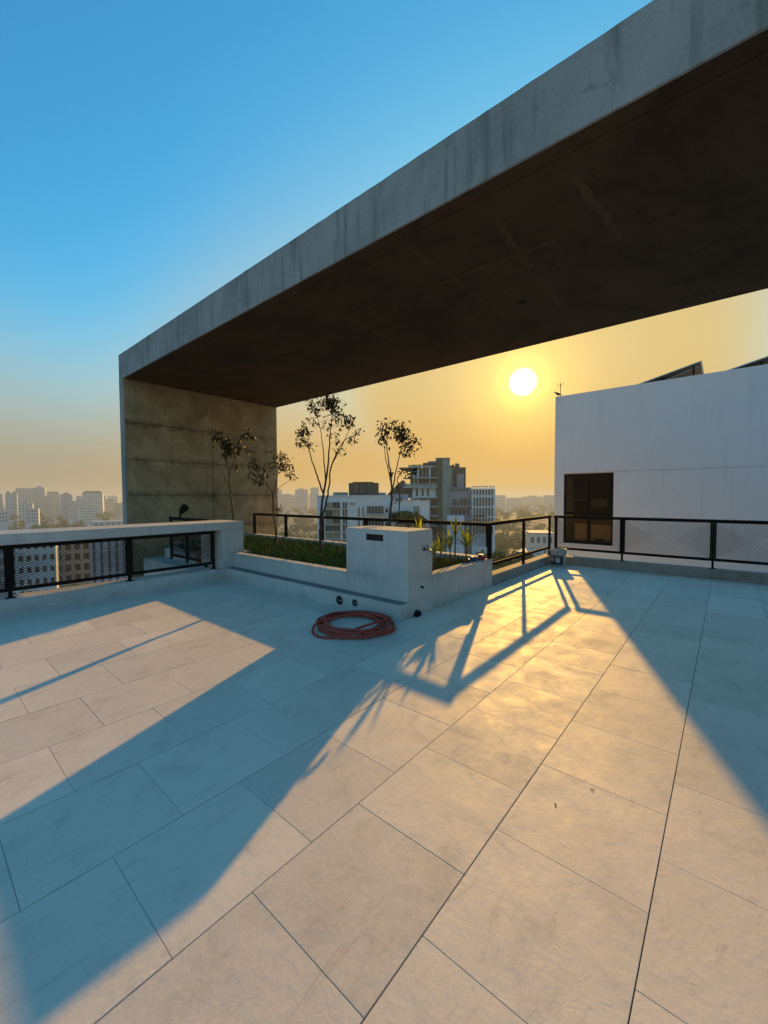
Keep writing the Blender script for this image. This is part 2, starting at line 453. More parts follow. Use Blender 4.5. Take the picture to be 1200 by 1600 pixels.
for x, y in ((5.75, 2.28),):
    MB().lathe([(.0, 0), (.05, 0), (.05, .03)], x, y, 16, ZS-.016).build('ceiling_outlet', 'dark', portal)
box('end_wall', XF, XB, YE-.25, YE-.002, -.4, ZT-.002, 'wallconc', portal)

# ------------------------------------------------------------------ left parapet with opening
par = thing('parapet_wall', 'grey plastered parapet with long opening at left of terrace', 'parapet', (2, 7.25, 0))
box('coping_beam', -8.9, 4.3, 7.25, 8.07, .925, 1.072, 'conc', par, bevel=.006)
box('pier', 3.84, 4.298, 7.252, 8.068, .2, .923, 'conc', par, bevel=.006)
box('kerb', -8.9, 4.05, 7.248, 7.62, -.3, .198, 'conc', par, bevel=.006)
box('pier', -8.9, -4.5, 7.252, 8.068, .2, .923, 'conc', par)

def mesh_panel_mesh(w, h, a=.056, b=.035, bw=.007, th=.0022):
    """expanded metal: two families of slanted strands in the plane x-z, w by h"""
    mb = MB(); sl = b/a; ln = sqrt(1+sl*sl); hw = bw/2*ln
    for fam in (0, 1):
        y0 = -th if fam == 0 else .0003
        y1 = y0+th-.0004
        k = -int(h/b)-1
        while True:
            c = k*b   # line z = sl*x - c (fam 0) or z = h-(sl*x - c)
            if c-0 > sl*w: break
            pts = []
            x0 = max(0, c/sl); x1 = min(w, (h+c)/sl)
            if x1-x0 > .004:
                z0 = sl*x0-c; z1 = sl*x1-c
                q = [(x0, z0-hw), (x1, z1-hw), (x1, z1+hw), (x0, z0+hw)]
                q = [(x, min(max(z, 0), h)) for x, z in q]
                if fam: q = [(x, h-z) for x, z in q]
                mb.prism([(x, y0, z) for x, z in q], (0, y1-y0, 0))
            k += 1
    return mb.mesh('mesh_panel')
_mp = {}
def mesh_panel(parent, p0, p1, z0, z1, bw=.0072):
    p0 = Vector((*p0, 0)); p1 = Vector((*p1, 0)); w = round((p1-p0).length, 3); h = round(z1-z0, 3)
    if (w, h, bw) not in _mp: _mp[(w, h, bw)] = mesh_panel_mesh(w, h, bw=bw)
    o = link('mesh_panel', _mp[(w, h, bw)], 'meshsteel', parent)
    d = p1-p0; o.location = (p0.x, p0.y, z0); o.rotation_euler = (0, 0, math.atan2(d.y, d.x)); o['kind'] = 'stuff'
    return o
def bar(parent, name, p0, p1, z0, z1, half, off=0.0):
    """steel bar between two plan points"""
    a = Vector((*p0, 0)); b = Vector((*p1, 0)); d = (b-a).normalized(); n = Vector((-d.y, d.x, 0))
    pts = [a+n*(half+off), a-n*(half-off), b-n*(half-off), b+n*(half+off)]
    mb = MB().prism([(p.x, p.y, z0) for p in pts], (0, 0, z1-z0))
    return mb.build(name, 'black', parent, bevel=.003)
def railing(root, a, b, posts, zb, ztop, pw, mesh_bays, kerbz, bottom=True, bw=.0072):
    """posts are distances along a->b; mesh_bays says which bays carry expanded metal"""
    A = Vector(a); B = Vector(b); d = (B-A).normalized()
    P = lambda s: tuple(A+d*s)
    bar(root, 'top_rail', P(posts[0]-.03), P(posts[-1]+.03), ztop-.062, ztop, .028)
    for i, s in enumerate(posts):
        bar(root, 'base_plate', P(s-.05), P(s+.05), kerbz-.004, kerbz+.008, .045)
        bar(root, 'post', P(s-pw), P(s+pw), kerbz+.0082, ztop-.0625, pw*.95)
    for i in range(len(posts)-1):
        s0, s1 = posts[i]+pw+.0005, posts[i+1]-pw-.0005
        if bottom: bar(root, 'bottom_rail', P(s0), P(s1), zb, zb+.05, .018)
        if mesh_bays[i]:
            bar(root, 'panel_stile', P(s0+.0005), P(s0+.028), zb+.0505, ztop-.063, .014)
            bar(root, 'panel_stile', P(s1-.028), P(s1-.0005), zb+.0505, ztop-.063, .014)
            mesh_panel(root, P(s0+.029), P(s1-.029), zb+.051, ztop-.063, bw)

# railing inside the parapet opening
rl = thing('mesh_railing', 'black mesh railing framed in the opening of the parapet', 'railing', (2, 7.36, .2))
lp = [3.76-.02, 2.33, .895, -.54, -1.97, -3.4]
lp = sorted(lp)
railing(rl, (-3.4, 7.37), (3.8, 7.37), [s+3.4 for s in lp], .285, .922, .022, [1]*5, .198, bw=.0098)

# ------------------------------------------------------------------ planter, cabinet and rear kerb
pl = thing('planter', 'long grey concrete planter with plinth along the terrace edge', 'planter', (4, 5, 0))
box('plinth', 3.905, 4.62, 3.053, 7.246, -.3, .2, 'conc', pl, bevel=.004)
box('ledge_top', 3.93, 4.072, 3.0605, 7.24, .19, .2035, 'concdirty', pl)
box('front_wall', 4.072, 4.235, 4.152, 7.248, .2045, .472, 'conc', pl, bevel=.006)
box('front_wall', 4.3, 4.47, 7.26, 10.4, -.3, .47, 'conc', pl, bevel=.006)
box('side_wall', 4.622, 6.47, 3.05, 3.235, -.3, .472, 'conc', pl, bevel=.006)
box('rear_wall', 6.34, 6.54, 3.24, 10.45, -.3, .50, 'conc', pl, bevel=.006)
box('end_wall', 4.475, 6.335, 10.25, 10.44, -.3, .47, 'conc', pl, bevel=.006)
box('soil', 4.24, 6.335, 3.24, 10.25, -.2, .30, 'soil', pl)
box('ledge', 3.60, 4.295, 8.09, 10.45, -.3, .12, 'conc', pl, bevel=.006)
box('ledge_step', 3.98, 4.295, 8.6, 10.2, .121, .34, 'conc', pl, bevel=.006)
for y, z, r in ((4.12, .098, .066), (3.82, .112, .050)):
    pe = MB(); n = 20
    ring = [(3.9, y+r*cos(2*pi*i/n), z+r*sin(2*pi*i/n)) for i in range(n)]
    p = MB().prism(ring, (.02, 0, 0)).build('pipe_end', 'dark', pl)
    MB().tube([(3.897, y+r*cos(2*pi*i/n), z+r*sin(2*pi*i/n)) for i in range(n+1)], .005, 6, False).build('pipe_rim', 'pvc', p)
    MB().box(3.8955, 3.8995, y-r*.7, y+r*.3, z-.006, z+.006).build('pipe_rib', 'pvc', p)

cab = thing('concrete_cabinet', 'tall grey concrete box with dark letter slot beside the hose', 'cabinet', (4.3, 3.6, 0))
cbx = MB()
# body with a real recess for the slot in its front face
x0, x1, y0, y1, z0, z1 = 4.072, 4.62, 3.05, 4.15, .205, 1.1
sy0, sy1, sz0, sz1 = 3.46, 3.77, .952, 1.04
cbx.box(x0, x1, y0, sy0, z0, z1).box(x0, x1, sy1, y1, z0, z1).box(x0, x1, sy0, sy1, z0, sz0).box(x0, x1, sy0, sy1, sz1, z1).box(x0+.06, x1, sy0, sy1, sz0, sz1)
me = cbx.mesh('body'); bm = bmesh.new(); bm.from_mesh(me); bmesh.ops.remove_doubles(bm, verts=bm.verts, dist=1e-5)
inner = [f for f in bm.faces if False]
bm.to_mesh(me); bm.free()
link('body', me, 'conc', cab)
box('slot_lining', x0+.012, x0+.055, sy0+.001, sy1-.001, sz0+.001, sz1-.001, 'dark', cab)
box('top_screed', x0+.004, x1-.004, y0+.004, y1-.004, z1+.0005, z1+.006, 'conc', cab)
# water tap on the side face
tp = thing('water_tap', 'chrome water tap on the side of the concrete box', 'tap', (4.46, 3.04, .85))
MB().tube([(4.42, 3.052, .85), (4.42, 2.985, .85), (4.42, 2.945, .845), (4.42, 2.925, .815), (4.42, 2.922, .79)], [.016, .014, .014, .013, .014], 10).build('spout', 'chrome', tp, True)
MB().tube([(4.42, 3.05, .85), (4.42, 3.04, .85)], .028, 14).build('wall_flange', 'chrome', tp)
MB().tube([(4.42, 2.985, .86), (4.42, 2.985, .905)], .009, 8).tube([(4.385, 2.985, .905), (4.455, 2.985, .905)], .008, 8).build('handle', 'chrome', tp)
MB().tube([(4.36, 3.052, .36), (4.36, 3.035, .36), (4.37, 3.02, .345)], [.017, .016, .014], 8).build('pipe_stub', 'dark', tp)
dr = thing('floor_drain', 'black pipe outlet at the foot of the concrete box', 'drain', (4.27, 3.02, 0))
n = 18
MB().prism([(4.24+.052*cos(pi*i/n)*1.0, 3.0, .004+.075*sin(pi*i/n)) for i in range(n+1)], (0, .048, 0)).build('cover', 'black', dr, bevel=.004)

# ------------------------------------------------------------------ railings round the terrace
rb = thing('steel_railing', 'black steel railing running behind the planter and saplings', 'railing', (6.44, 6.7, .5))
railing(rb, (6.44, 3.09), (6.44, 10.35), [0, 1.445, 2.875, 4.285, 5.715, 7.185], .62, 1.088, .032, [1, 1, 0, 0, 0], .5, bottom=False)
rs = thing('steel_railing', 'open black railing between the planter and the paint bucket', 'railing', (8, 3.13, .2))
railing(rs, (6.5, 3.13), (9.66, 3.13), [.02, 1.56, 3.12], .33, 1.095, .024, [0, 0], .185)
rr = thing('steel_railing', 'black mesh railing in front of the white building', 'railing', (9.65, 0, .2))
railing(rr, (9.65, 3.07), (9.65, -9), [.06, 1.41, 2.88, 4.35, 5.82, 7.29, 8.76], .325, 1.095, .018, [1]*6, .18)
rk = thing('steel_railing', 'short black railing with floodlight between parapet and portal wall', 'railing', (3.95, 9, 1))
railing(rk, (3.96, 8.12), (3.96, 9.8), [0, .85, 1.66], .2, 1.10, .022, [1, 1], .0)
fd = thing('floodlight', 'small black floodlight clamped on the short railing', 'floodlight', (3.96, 9.2, 1.1))
MB().tube([(3.96, 9.3, 1.10), (3.96, 9.24, 1.19), (3.97, 9.16, 1.25)], .022, 8).build('bracket', 'black', fd)
MB().tube([(3.96, 9.2, 1.22), (3.97, 9.13, 1.28), (3.98, 9.06, 1.33)], [.05, .075, .082], 14).build('housing', 'black', fd, bevel=0)

# ------------------------------------------------------------------ hose
hp = []
turns, N = 7, 420
rs_ = random.Random(3)
for i in range(N+1):
    t = i/N*turns
    k = min(int(t), turns-1); fr = t-k
    ra = [.45, .36, .42, .29, .44, .32, .40, .30][k]; rb_ = [.36, .42, .29, .44, .32, .40, .30, .30][k]
    cxs = [0, .03, -.07, .05, -.05, .02, .05, 0]; cys = [0, -.07, .06, .05, -.09, .07, -.03, 0]
    r = ra+(rb_-ra)*fr; ox = cxs[k]+(cxs[k+1]-cxs[k])*fr; oy = cys[k]+(cys[k+1]-cys[k])*fr
    a = 2*pi*t; r *= 1+.05*sin(2.6*a+k*1.9)+.03*sin(5.3*a)
    hp.append(Vector((3.41+ox+r*.98*cos(a), 3.36+oy+r*1.13*sin(a), .014+.007*k+.008*sin(a*2.3+k)*(.4 if k == 0 else 1)+.012)))
for p in hp: p.x = min(p.x, 3.885)
# the loose end makes a smaller loop across the coil towards the camera
e = hp[-1]
end = [e+Vector((0, 0, .02)), Vector((3.66, 3.06, .10)), Vector((3.45, 3.06, .10)), Vector((3.22, 3.12, .08)), Vector((3.00, 3.20, .03)), Vector((2.90, 3.36, .016)), Vector((2.95, 3.56, .02)), Vector((3.12, 3.66, .07)), Vector((3.36, 3.56, .095)), Vector((3.62, 3.46, .09))]
def catmull(P, k=8):
    out = []
    for i in range(len(P)-1):
        p0, p1, p2, p3 = P[max(i-1, 0)], P[i], P[i+1], P[min(i+2, len(P)-1)]
        for j in range(k):
            t = j/k
            out.append(.5*((2*p1)+(p2-p0)*t+(2*p0-5*p1+4*p2-p3)*t*t+(3*p1-p0-3*p2+p3)*t**3))
    out.append(P[-1]); return out
hp += catmull(end)[1:]
hose = thing('garden_hose', 'coiled red rubber hose lying on the tiles by the planter', 'hose', (3.45, 3.45, 0))
MB().tube(hp, .0148, 8).build('coil', 'hose', hose, True)
MB().tube([hp[0]+Vector((.0, -.09, .004)), hp[0]], .016, 8).build('connector', 'dark', hose)

# ------------------------------------------------------------------ litter on the tiles
M['dry'] = simple('dry_leaf', (.045, .03, .018), .8)
for (lx, ly, la, lab) in ((2.05, .62, .4, 'tiny dry leaf on the sunlit tile nearest the camera, right of centre'), (2.30, .50, 2.1, 'tiny dry leaf just behind the nearest one on the sunlit tiles'), (4.3, 1.32, 1.0, 'dark dry leaf inside the golden glare on the tiles'), (7.9, .85, .2, 'dry leaf alone in the shade before the right mesh railing'), (3.35, 6.35, 1.7, 'dry leaf in the shaded corner between parapet and planter')):
    mb = MB(); mb.leaf(Vector((0, 0, .002)), Vector((1, .1, .0)), Vector((0, 0, 1)), .028, .010, 0)
    o = mb.build('dry_leaf', 'dry'); o.location = (lx, ly, .001); o.rotation_euler = (0, 0, la)
    tag(o, lab, 'leaf', 'dry leaves on the tiles')

# ------------------------------------------------------------------ paint bucket
bk = thing('paint_bucket', 'dirty white paint bucket with dark label in the railing corner', 'bucket', (9.28, 2.83, 0))
M['bucket'] = simple('bucket_plastic', (.42, .42, .40), .5, noise=.3, scale=14)
M['label'] = simple('bucket_label', (.02, .025, .04), .4)
M['labelw'] = simple('bucket_label_print', (.5, .5, .52), .5)
M['labelr'] = simple('bucket_label_red', (.3, .05, .04), .5)
bx_, by_ = 9.28, 2.83
MB().lathe([(0, .004), (.142, .004), (.146, .012), (.163, .34), (.158, .34), (.14, .02), (0, .02)], bx_, by_, 28).build('body', 'bucket', bk, True)
MB().lathe([(.163, .325), (.175, .325), (.177, .37), (.170, .375), (.160, .37), (.158, .33)], bx_, by_, 28).build('rim', 'bucket', bk, True)
def wrap(a0, a1, z0, z1, dr_, name, mt, par):
    mb = MB(); k = 10
    for i in range(k+1):
        a = a0+(a1-a0)*i/k
        for z in (z0, z1):
            r = .146+(.163-.146)*(z-.012)/.328+dr_
            mb.v.append((bx_+r*cos(a), by_+r*sin(a), z))
    for i in range(k): mb.f.append((2*i, 2*i+2, 2*i+3, 2*i+1))
    return mb.build(name, mt, par)
ca = math.atan2(-by_, -bx_)
lb = wrap(ca-1.2, ca+.75, .04, .25, .0012, 'label', 'label', bk)
wrap(ca-.35, ca+.25, .09, .19, .0022, 'print', 'labelw', lb)
wrap(ca-.38, ca-.18, .205, .225, .0022, 'print', 'labelw', lb)
wrap(ca+.0, ca+.2, .205, .225, .0022, 'print', 'labelw', lb)
wrap(ca-1.1, ca-.6, .11, .19, .0022, 'print', 'labelw', lb)
wrap(ca-1.1, ca-.6, .20, .225, .0022, 'print', 'labelr', lb)
hd = [Vector((bx_+.175*cos(a), by_+.175*sin(a), .345-.16*sin((a-ca-pi/2)/-pi*pi) if False else .345-.13*sin((i)/12*pi))) for i, a in enumerate([ca-pi/2+pi*j/12 for j in range(13)])]
MB().tube(hd, .004, 6).build('handle', 'chrome', bk)

# ------------------------------------------------------------------ white neighbouring building
wb = thing('white_building', 'plain white building with one dark window beyond the right railing', 'building', (15, -2, GZ))
WX, WY, WZ = 15.0, 4.73, 5.03
wy0, wy1, wz0, wz1 = 2.86, 4.41, -.115, 2.315
box('wall_panel', WX, 26, -24, WY, wz1+.012, WZ, 'white', wb)
box('groove', WX+.02, 25.9, -23.9, WY-.02, wz1-.02, wz1+.03, 'conc', wb)
box('wall_panel', WX, 26, -24, wy0, GZ, wz1, 'white', wb)
box('wall_panel', WX, 26, wy1, WY, GZ, wz1, 'white', wb)
box('wall_panel', WX, 26, wy0, wy1, GZ, wz0, 'white', wb)
M['room'] = simple('room_dark', (.03, .022, .013), .9)
M['blind'] = simple('beige_panel', (.52, .45, .33), .8, noise=.15)
M['blind2'] = simple('brown_panel', (.12, .09, .05), .8, noise=.15)
def glass_mat(name, tint, tr, rough=.05):
    mt, t, b = mat(name)
    b.inputs['Base Color'].default_value = (.02, .016, .01, 1); b.inputs['Roughness'].default_value = rough; b.inputs['Specular IOR Level'].default_value = .35
    tn = t.nodes.new('ShaderNodeBsdfTransparent'); tn.inputs[0].default_value = (*tint, 1)
    ms = t.nodes.new('ShaderNodeMixShader'); ms.inputs[0].default_value = tr
    t.links.new(b.outputs[0], ms.inputs[1]); t.links.new(tn.outputs[0], ms.inputs[2]); t.links.new(ms.outputs[0], t.nodes['Material Output'].inputs[0])
    return mt
M['pane'] = glass_mat('tinted_pane', (1.0, .9, .75), .76, .15)
win = box('window', WX+.06, WX+.11, wy0, wy1, wz1-.07, wz1, 'black', wb)
win['label'] = 'dark tinted window with black frame'
def fr(y0, y1, z0, z1): return MB().box(WX+.06, WX+.11, y0, y1, z0, z1).build('frame', 'black', win)
fr(wy0, wy1, wz0, wz0+.09); fr(wy0, wy0+.06, wz0+.0905, wz1-.0705); fr(wy1-.06, wy1, wz0+.0905, wz1-.0705)
zt = .93
fr(wy0+.0605, wy1-.0605, zt-.04, zt+.05); ym = 3.62
fr(ym-.03, ym+.03, wz0+.0905, zt-.0405); fr(ym-.03, ym+.03, zt+.0505, wz1-.0705)
for a, b in ((wy0+.06, ym-.03), (ym+.03, wy1-.06)):
    for c, d in ((wz0+.09, zt-.04), (zt+.05, wz1-.07)):
        MB().box(WX+.08, WX+.086, a, b, c, d).build('pane', 'pane', win)
box('room', WX+1.2, WX+1.25, wy0, wy1, wz0, wz1, 'room', wb)
box('room', WX+.12, WX+1.2, wy0, wy1, wz0-.0005, wz0+.02, 'room', wb)
for y0_, y1_, z0_, z1_, mt_ in ((2.93, 3.57, .02, .55, 'blind'), (3.67, 4.08, .02, .58, 'blind'), (2.93, 3.57, .57, .82, 'blind2'), (3.67, 4.3, .62, .84, 'blind2'), (3.08, 3.57, 1.12, 1.42, 'blind2'), (3.68, 4.2, 1.38, 1.41, 'blind2'), (4.2, 4.32, 1.5, 2.2, 'blind2')):
    box('blind', WX+.2, WX+.23, y0_, y1_, z0_, z1_, mt_, wb)
box('sill_shadow_box', WX+.13, WX+.19, 3.12, 3.44, wz0+.09, .08, 'dark', wb)  # dark box standing in for shade on the sill behind the pane
box('vent_slot', WX-.004, WX+.01, 1.0, 2.2, -.36, -.34, 'conc', wb)

def solar(y0, y1, z0, z1, label):
    s = thing('solar_panel', label, 'solar panel', (16.1, (y0+y1)/2, WZ), 'solar panels on the white building')
    xa, xb = 15.25, 17.2
    p = MB().prism([(xa, y0, z0), (xa, y0, z0-.045), (xa, y1, z1-.045), (xa, y1, z1)], (xb-xa, 0, 0)).build('panel', 'solar', s)
    MB().prism([(xa-.004, y0+.005, z0+.006), (xa-.004, y0+.005, z0-.02), (xa-.004, y1-.005, z1-.02), (xa-.004, y1-.005, z1+.006)], (.03, 0, 0)).build('frame', 'solarframe', s)
    MB().prism([(xa-.002, y1+.001, z1+.006), (xb, y1+.001, z1+.006), (xb, y1+.001, z1-.05), (xa-.002, y1+.001, z1-.05)], (0, -.03, 0)).build('frame', 'solarframe', s)
    for f in (.45, .9):
        y = y0+(y1-y0)*f; z = z0+(z1-z0)*f
        for x in (xa+.12, xb-.15): MB().box(x-.02, x+.02, y-.02, y+.02, WZ-.002, z-.04).build('leg', 'black', s)
    MB().tube([(xa+.12, y0+(y1-y0)*.45, WZ+.05), (xa+.12, y1+.05, z1-.12)], .014, 6).build('brace', 'solarframe', s)
M['solar'] = simple('solar_back', (.10, .065, .04), .6, noise=.2)
M['solarframe'] = simple('aluminium_frame', (.5, .5, .5), .4, .6)
solar(2.35, .70, WZ+.035, WZ+.45, 'tilted solar panel in full view on top of the white building')
solar(.12, -1.53, WZ+.05, WZ+.465, 'second tilted solar panel, cut off by the right picture edge')

ant = thing('lightning_rod', 'thin lightning rod with three prongs on the white building corner', 'lightning rod', (15.08, 4.59, WZ))
MB().tube([(15.08, 4.59, WZ-.01), (15.08, 4.59, WZ+.42)], .011, 6).build('rod', 'black', ant)
for dx, dy in ((0, .09), (0, -.09), (.06, 0), (0, 0)):
    MB().tube([(15.08, 4.59, WZ+.37), (15.08+dx, 4.59+dy, WZ+.41), (15.08+dx*1.2, 4.59+dy*1.2, WZ+.50)], .006, 5).build('prong', 'black', ant)

bird = thing('bird', 'small dark bird perched on the corner of the white building', 'bird', (15.08, 4.68, WZ))
M['feather'] = simple('dark_feather', (.03, .028, .026), .7)
def ring_body(secs, sides=12):
    mb = MB(); n0 = 0
    for (c, d, rw, rh) in secs:
        c = Vector(c); d = Vector(d).normalized(); s_ = Vector((1, 0, 0)); u_ = s_.cross(d).normalized()
        for q in range(sides): t = 2*pi*q/sides; mb.v.append(tuple(c+s_*rw*cos(t)+u_*rh*sin(t)))
    k = len(secs)
    for i in range(k-1):
        for q in range(sides): r = (q+1) % sides; mb.f.append((i*sides+q, i*sides+r, (i+1)*sides+r, (i+1)*sides+q))
    mb.f.append(tuple(range(sides-1, -1, -1))); mb.f.append(tuple(range((k-1)*sides, k*sides)))
    return mb
# tail tip towards -y, breast, neck and head rising towards +y, beak
dv = (0, 1, .55)
ring_body([((15.08, 4.50, WZ+.045), (0, 1, .1), .018, .004), ((15.08, 4.56, WZ+.06), (0, 1, .2), .022, .008), ((15.08, 4.61, WZ+.08), dv, .034, .028), ((15.08, 4.655, WZ+.10), dv, .046, .044), ((15.08, 4.70, WZ+.125), dv, .042, .042), ((15.08, 4.735, WZ+.155), (0, 1, .9), .028, .028), ((15.08, 4.755, WZ+.18), (0, 1, .7), .025, .025), ((15.08, 4.78, WZ+.19), (0, 1, .2), .018, .017), ((15.08, 4.80, WZ+.186), (0, 1, -.2), .006, .006), ((15.08, 4.825, WZ+.18), (0, 1, -.2), .001, .001)]).build('body', 'feather', bird, True)
for x in (15.06, 15.10): MB().tube([(x, 4.67, WZ-.001), (x, 4.672, WZ+.07)], .004, 5).build('leg', 'feather', bird)

# ------------------------------------------------------------------ saplings in the planter
RIGHT = Vector((sin(radians(42)), -cos(radians(42)), 0)); AWAY = Vector((cos(radians(42)), sin(radians(42)), 0))
def sapling(label, base, limbs, clusters, seed, leaf_l=.095, leaf_mat='leaf', hs=1.0, sh_=0.0):
    """limbs: polylines of (side, height, depth, radius) in metres from the base; clusters: (side, height, depth, spread_side, spread_up, count)"""
    rnd = random.Random(seed)
    t = thing('sapling_tree', label, 'tree', base, 'young trees in the planter')
    B = Vector(base)
    P = lambda a, h, d: B+RIGHT*(a+sh_*min(1, max(h, 0)))+AWAY*d+Vector((0, 0, h*hs if h > 0 else h))
    leaf_l *= .84
    tips = []
    for i, lm in enumerate(limbs):
        pts = [P(a, h, d) for a, h, d, r in lm]; rad = [r for *_, r in lm]
        # subdivide with a little wobble
        sm = catmull(pts, 5); rr_ = []
        for k in range(len(sm)):
            f = k/5; j = min(int(f), len(rad)-2); rr_.append(rad[j]+(rad[j+1]-rad[j])*(f-j))
        sm = [p+Vector((rnd.uniform(-1, 1), rnd.uniform(-1, 1), 0))*.008*(0 if k in (0,) else 1) for k, p in enumerate(sm)]
        MB().tube(sm, rr_, 6).build('trunk' if i == 0 else 'branch', 'bark', t, True)
        tips += sm[2:]
    lv = MB(); tw = MB()
    for (a, h, d, sa, sh, n) in clusters:
        c = P(a, h, d)
        src = min(tips, key=lambda q: (q-c).length)
        for k in range(max(3, n//6)):
            e = c+RIGHT*rnd.gauss(0, sa*.68)+AWAY*rnd.gauss(0, sa*.6)+Vector((0, 0, rnd.gauss(0, sh*.66)))
            s0 = min(tips, key=lambda q: (q-e).length)
            mid = (s0+e)*.5+Vector((rnd.uniform(-.04, .04), rnd.uniform(-.04, .04), .03))
            tw.tube([s0, mid, e], [.0045, .0032, .0018], 4, False)
            for q in range(8):
                f = rnd.uniform(.35, 1.08); p = s0.lerp(e, f) if f > .5 else mid.lerp(e, f)
                p = p+Vector((rnd.gauss(0, .038), rnd.gauss(0, .038), rnd.gauss(0, .038)))
                dv_ = Vector((rnd.uniform(-1, 1), rnd.uniform(-1, 1), rnd.uniform(-1.2, .35)))
                nv = Vector((rnd.uniform(-1, 1), rnd.uniform(-1, 1), rnd.uniform(-.2, 1)))
                ln = leaf_l*rnd.uniform(.6, 1.2)
                lv.leaf(p, dv_, nv, ln, ln*.46, .15)
    o = tw.build('twigs', 'bark', t); o['kind'] = 'stuff'
    o = lv.build('crown', leaf_mat, t); o['kind'] = 'stuff'
    return t
q = .0034
# tallest tree: twin stems, high crown
sapling('tallest sapling with twin stems, its crown touching the slab edge', (5.35, 6.17, .40),
  [[(0, -.12, 0, .036), (-.04, .35, .0, .030), (-.06, .75, .01, .027), (-.02, 1.15, .0, .024), (.05, 1.55, .02, .020), (.09, 1.95, .03, .016), (.12, 2.35, .05, .011), (.18, 2.75, .05, .006)],
   [(-.05, .62, .0, .024), (.03, 1.0, .06, .020), (.09, 1.35, .08, .017), (.12, 1.65, .1, .014), (.27, 2.0, .14, .010), (.42, 2.2, .2, .007), (.72, 2.34, .25, .003)],
   [(-.02, 1.12, .0, .020), (-.14, 1.5, -.05, .015), (-.22, 1.75, -.08, .012), (-.30, 2.05, -.1, .009), (-.40, 2.25, -.12, .005)],
   [(.02, 1.4, .0, .015), (.0, 1.85, -.08, .011), (-.03, 2.2, -.12, .008), (-.1, 2.55, -.14, .005)],
   [(.11, 1.65, .09, .012), (.30, 1.95, -.05, .009), (.46, 2.25, -.1, .006), (.52, 2.45, -.1, .004)]],
  [(.05, 2.95, 0, .16, .13, 120), (.22, 2.78, .05, .18, .14, 110), (-.15, 2.80, -.1, .13, .12, 70), (.42, 2.58, 0, .16, .14, 90), (-.36, 2.33, -.1, .12, .15, 80), (-.42, 2.10, -.1, .10, .10, 30), (.05, 2.45, 0, .2, .12, 40), (.70, 2.32, .2, .06, .05, 14), (.58, 2.16, .2, .06, .05, 14), (.25, 2.2, 0, .15, .15, 26), (.35, 1.9, 0, .1, .1, 12), (-.12, 2.05, 0, .12, .12, 14)], 11, hs=1.045, sh_=.08)
# tree rising behind the cabinet
sapling('sapling rising behind the concrete box, thin leaning side stem', (5.25, 4.42, .40),
  [[(0, -.12, 0, .028), (.01, .5, 0, .024), (.0, .9, .0, .020), (-.01, 1.25, .0, .016), (-.05, 1.5, .0, .012), (-.09, 1.75, 0, .007)],
   [(0, 1.05, 0, .014), (.08, 1.4, .05, .010), (.15, 1.65, .08, .008), (.20, 1.85, .1, .005)],
   [(.03, .3, .02, .013), (.13, .62, .05, .012), (.14, 1.0, .08, .010), (.10, 1.25, .1, .008), (.22, 1.4, .1, .006), (.40, 1.42, .1, .003)],
   [(-.01, 1.2, 0, .010), (-.10, 1.55, -.06, .007), (-.14, 1.8, -.1, .004)]],
  [(-.06, 2.05, 0, .15, .13, 110), (.12, 2.02, 0, .13, .10, 60), (-.12, 1.85, 0, .09, .10, 40), (.22, 1.82, .05, .15, .10, 110), (.28, 1.66, .05, .1, .07, 30), (.38, 1.36, .1, .12, .05, 34), (.18, 1.30, .1, .10, .10, 34), (.12, 1.05, .1, .08, .15, 22), (.10, .8, .1, .06, .12, 10), (.44, 1.78, .1, .05, .04, 6)], 12, leaf_l=.085, hs=1.14, sh_=.12)
# two trees in front of the portal wall
sapling('sapling with bushy crown standing before the concrete portal wall', (5.22, 9.25, .40),
  [[(0, -.12, 0, .026), (.0, .5, 0, .023), (-.06, 1.05, 0, .019), (-.09, 1.4, .0, .015), (-.12, 1.75, .0, .010), (-.14, 2.0, 0, .006)],
   [(-.05, 1.1, 0, .012), (-.18, 1.32, .0, .009), (-.26, 1.65, .0, .005)],
   [(-.09, 1.38, 0, .012), (.03, 1.72, .05, .009), (.17, 1.95, .08, .006), (.32, 2.25, .1, .004)]],
  [(-.16, 2.12, 0, .20, .15, 170), (-.05, 1.98, 0, .2, .12, 90), (-.18, 1.86, 0, .12, .12, 60), (-.50, 2.18, 0, .11, .03, 30), (.33, 2.22, .1, .11, .11, 70), (.12, 1.92, .05, .1, .08, 30), (.36, 1.95, .1, .06, .06, 12), (.1, 1.55, 0, .1, .1, 8)], 13, leaf_l=.1, hs=1.19)
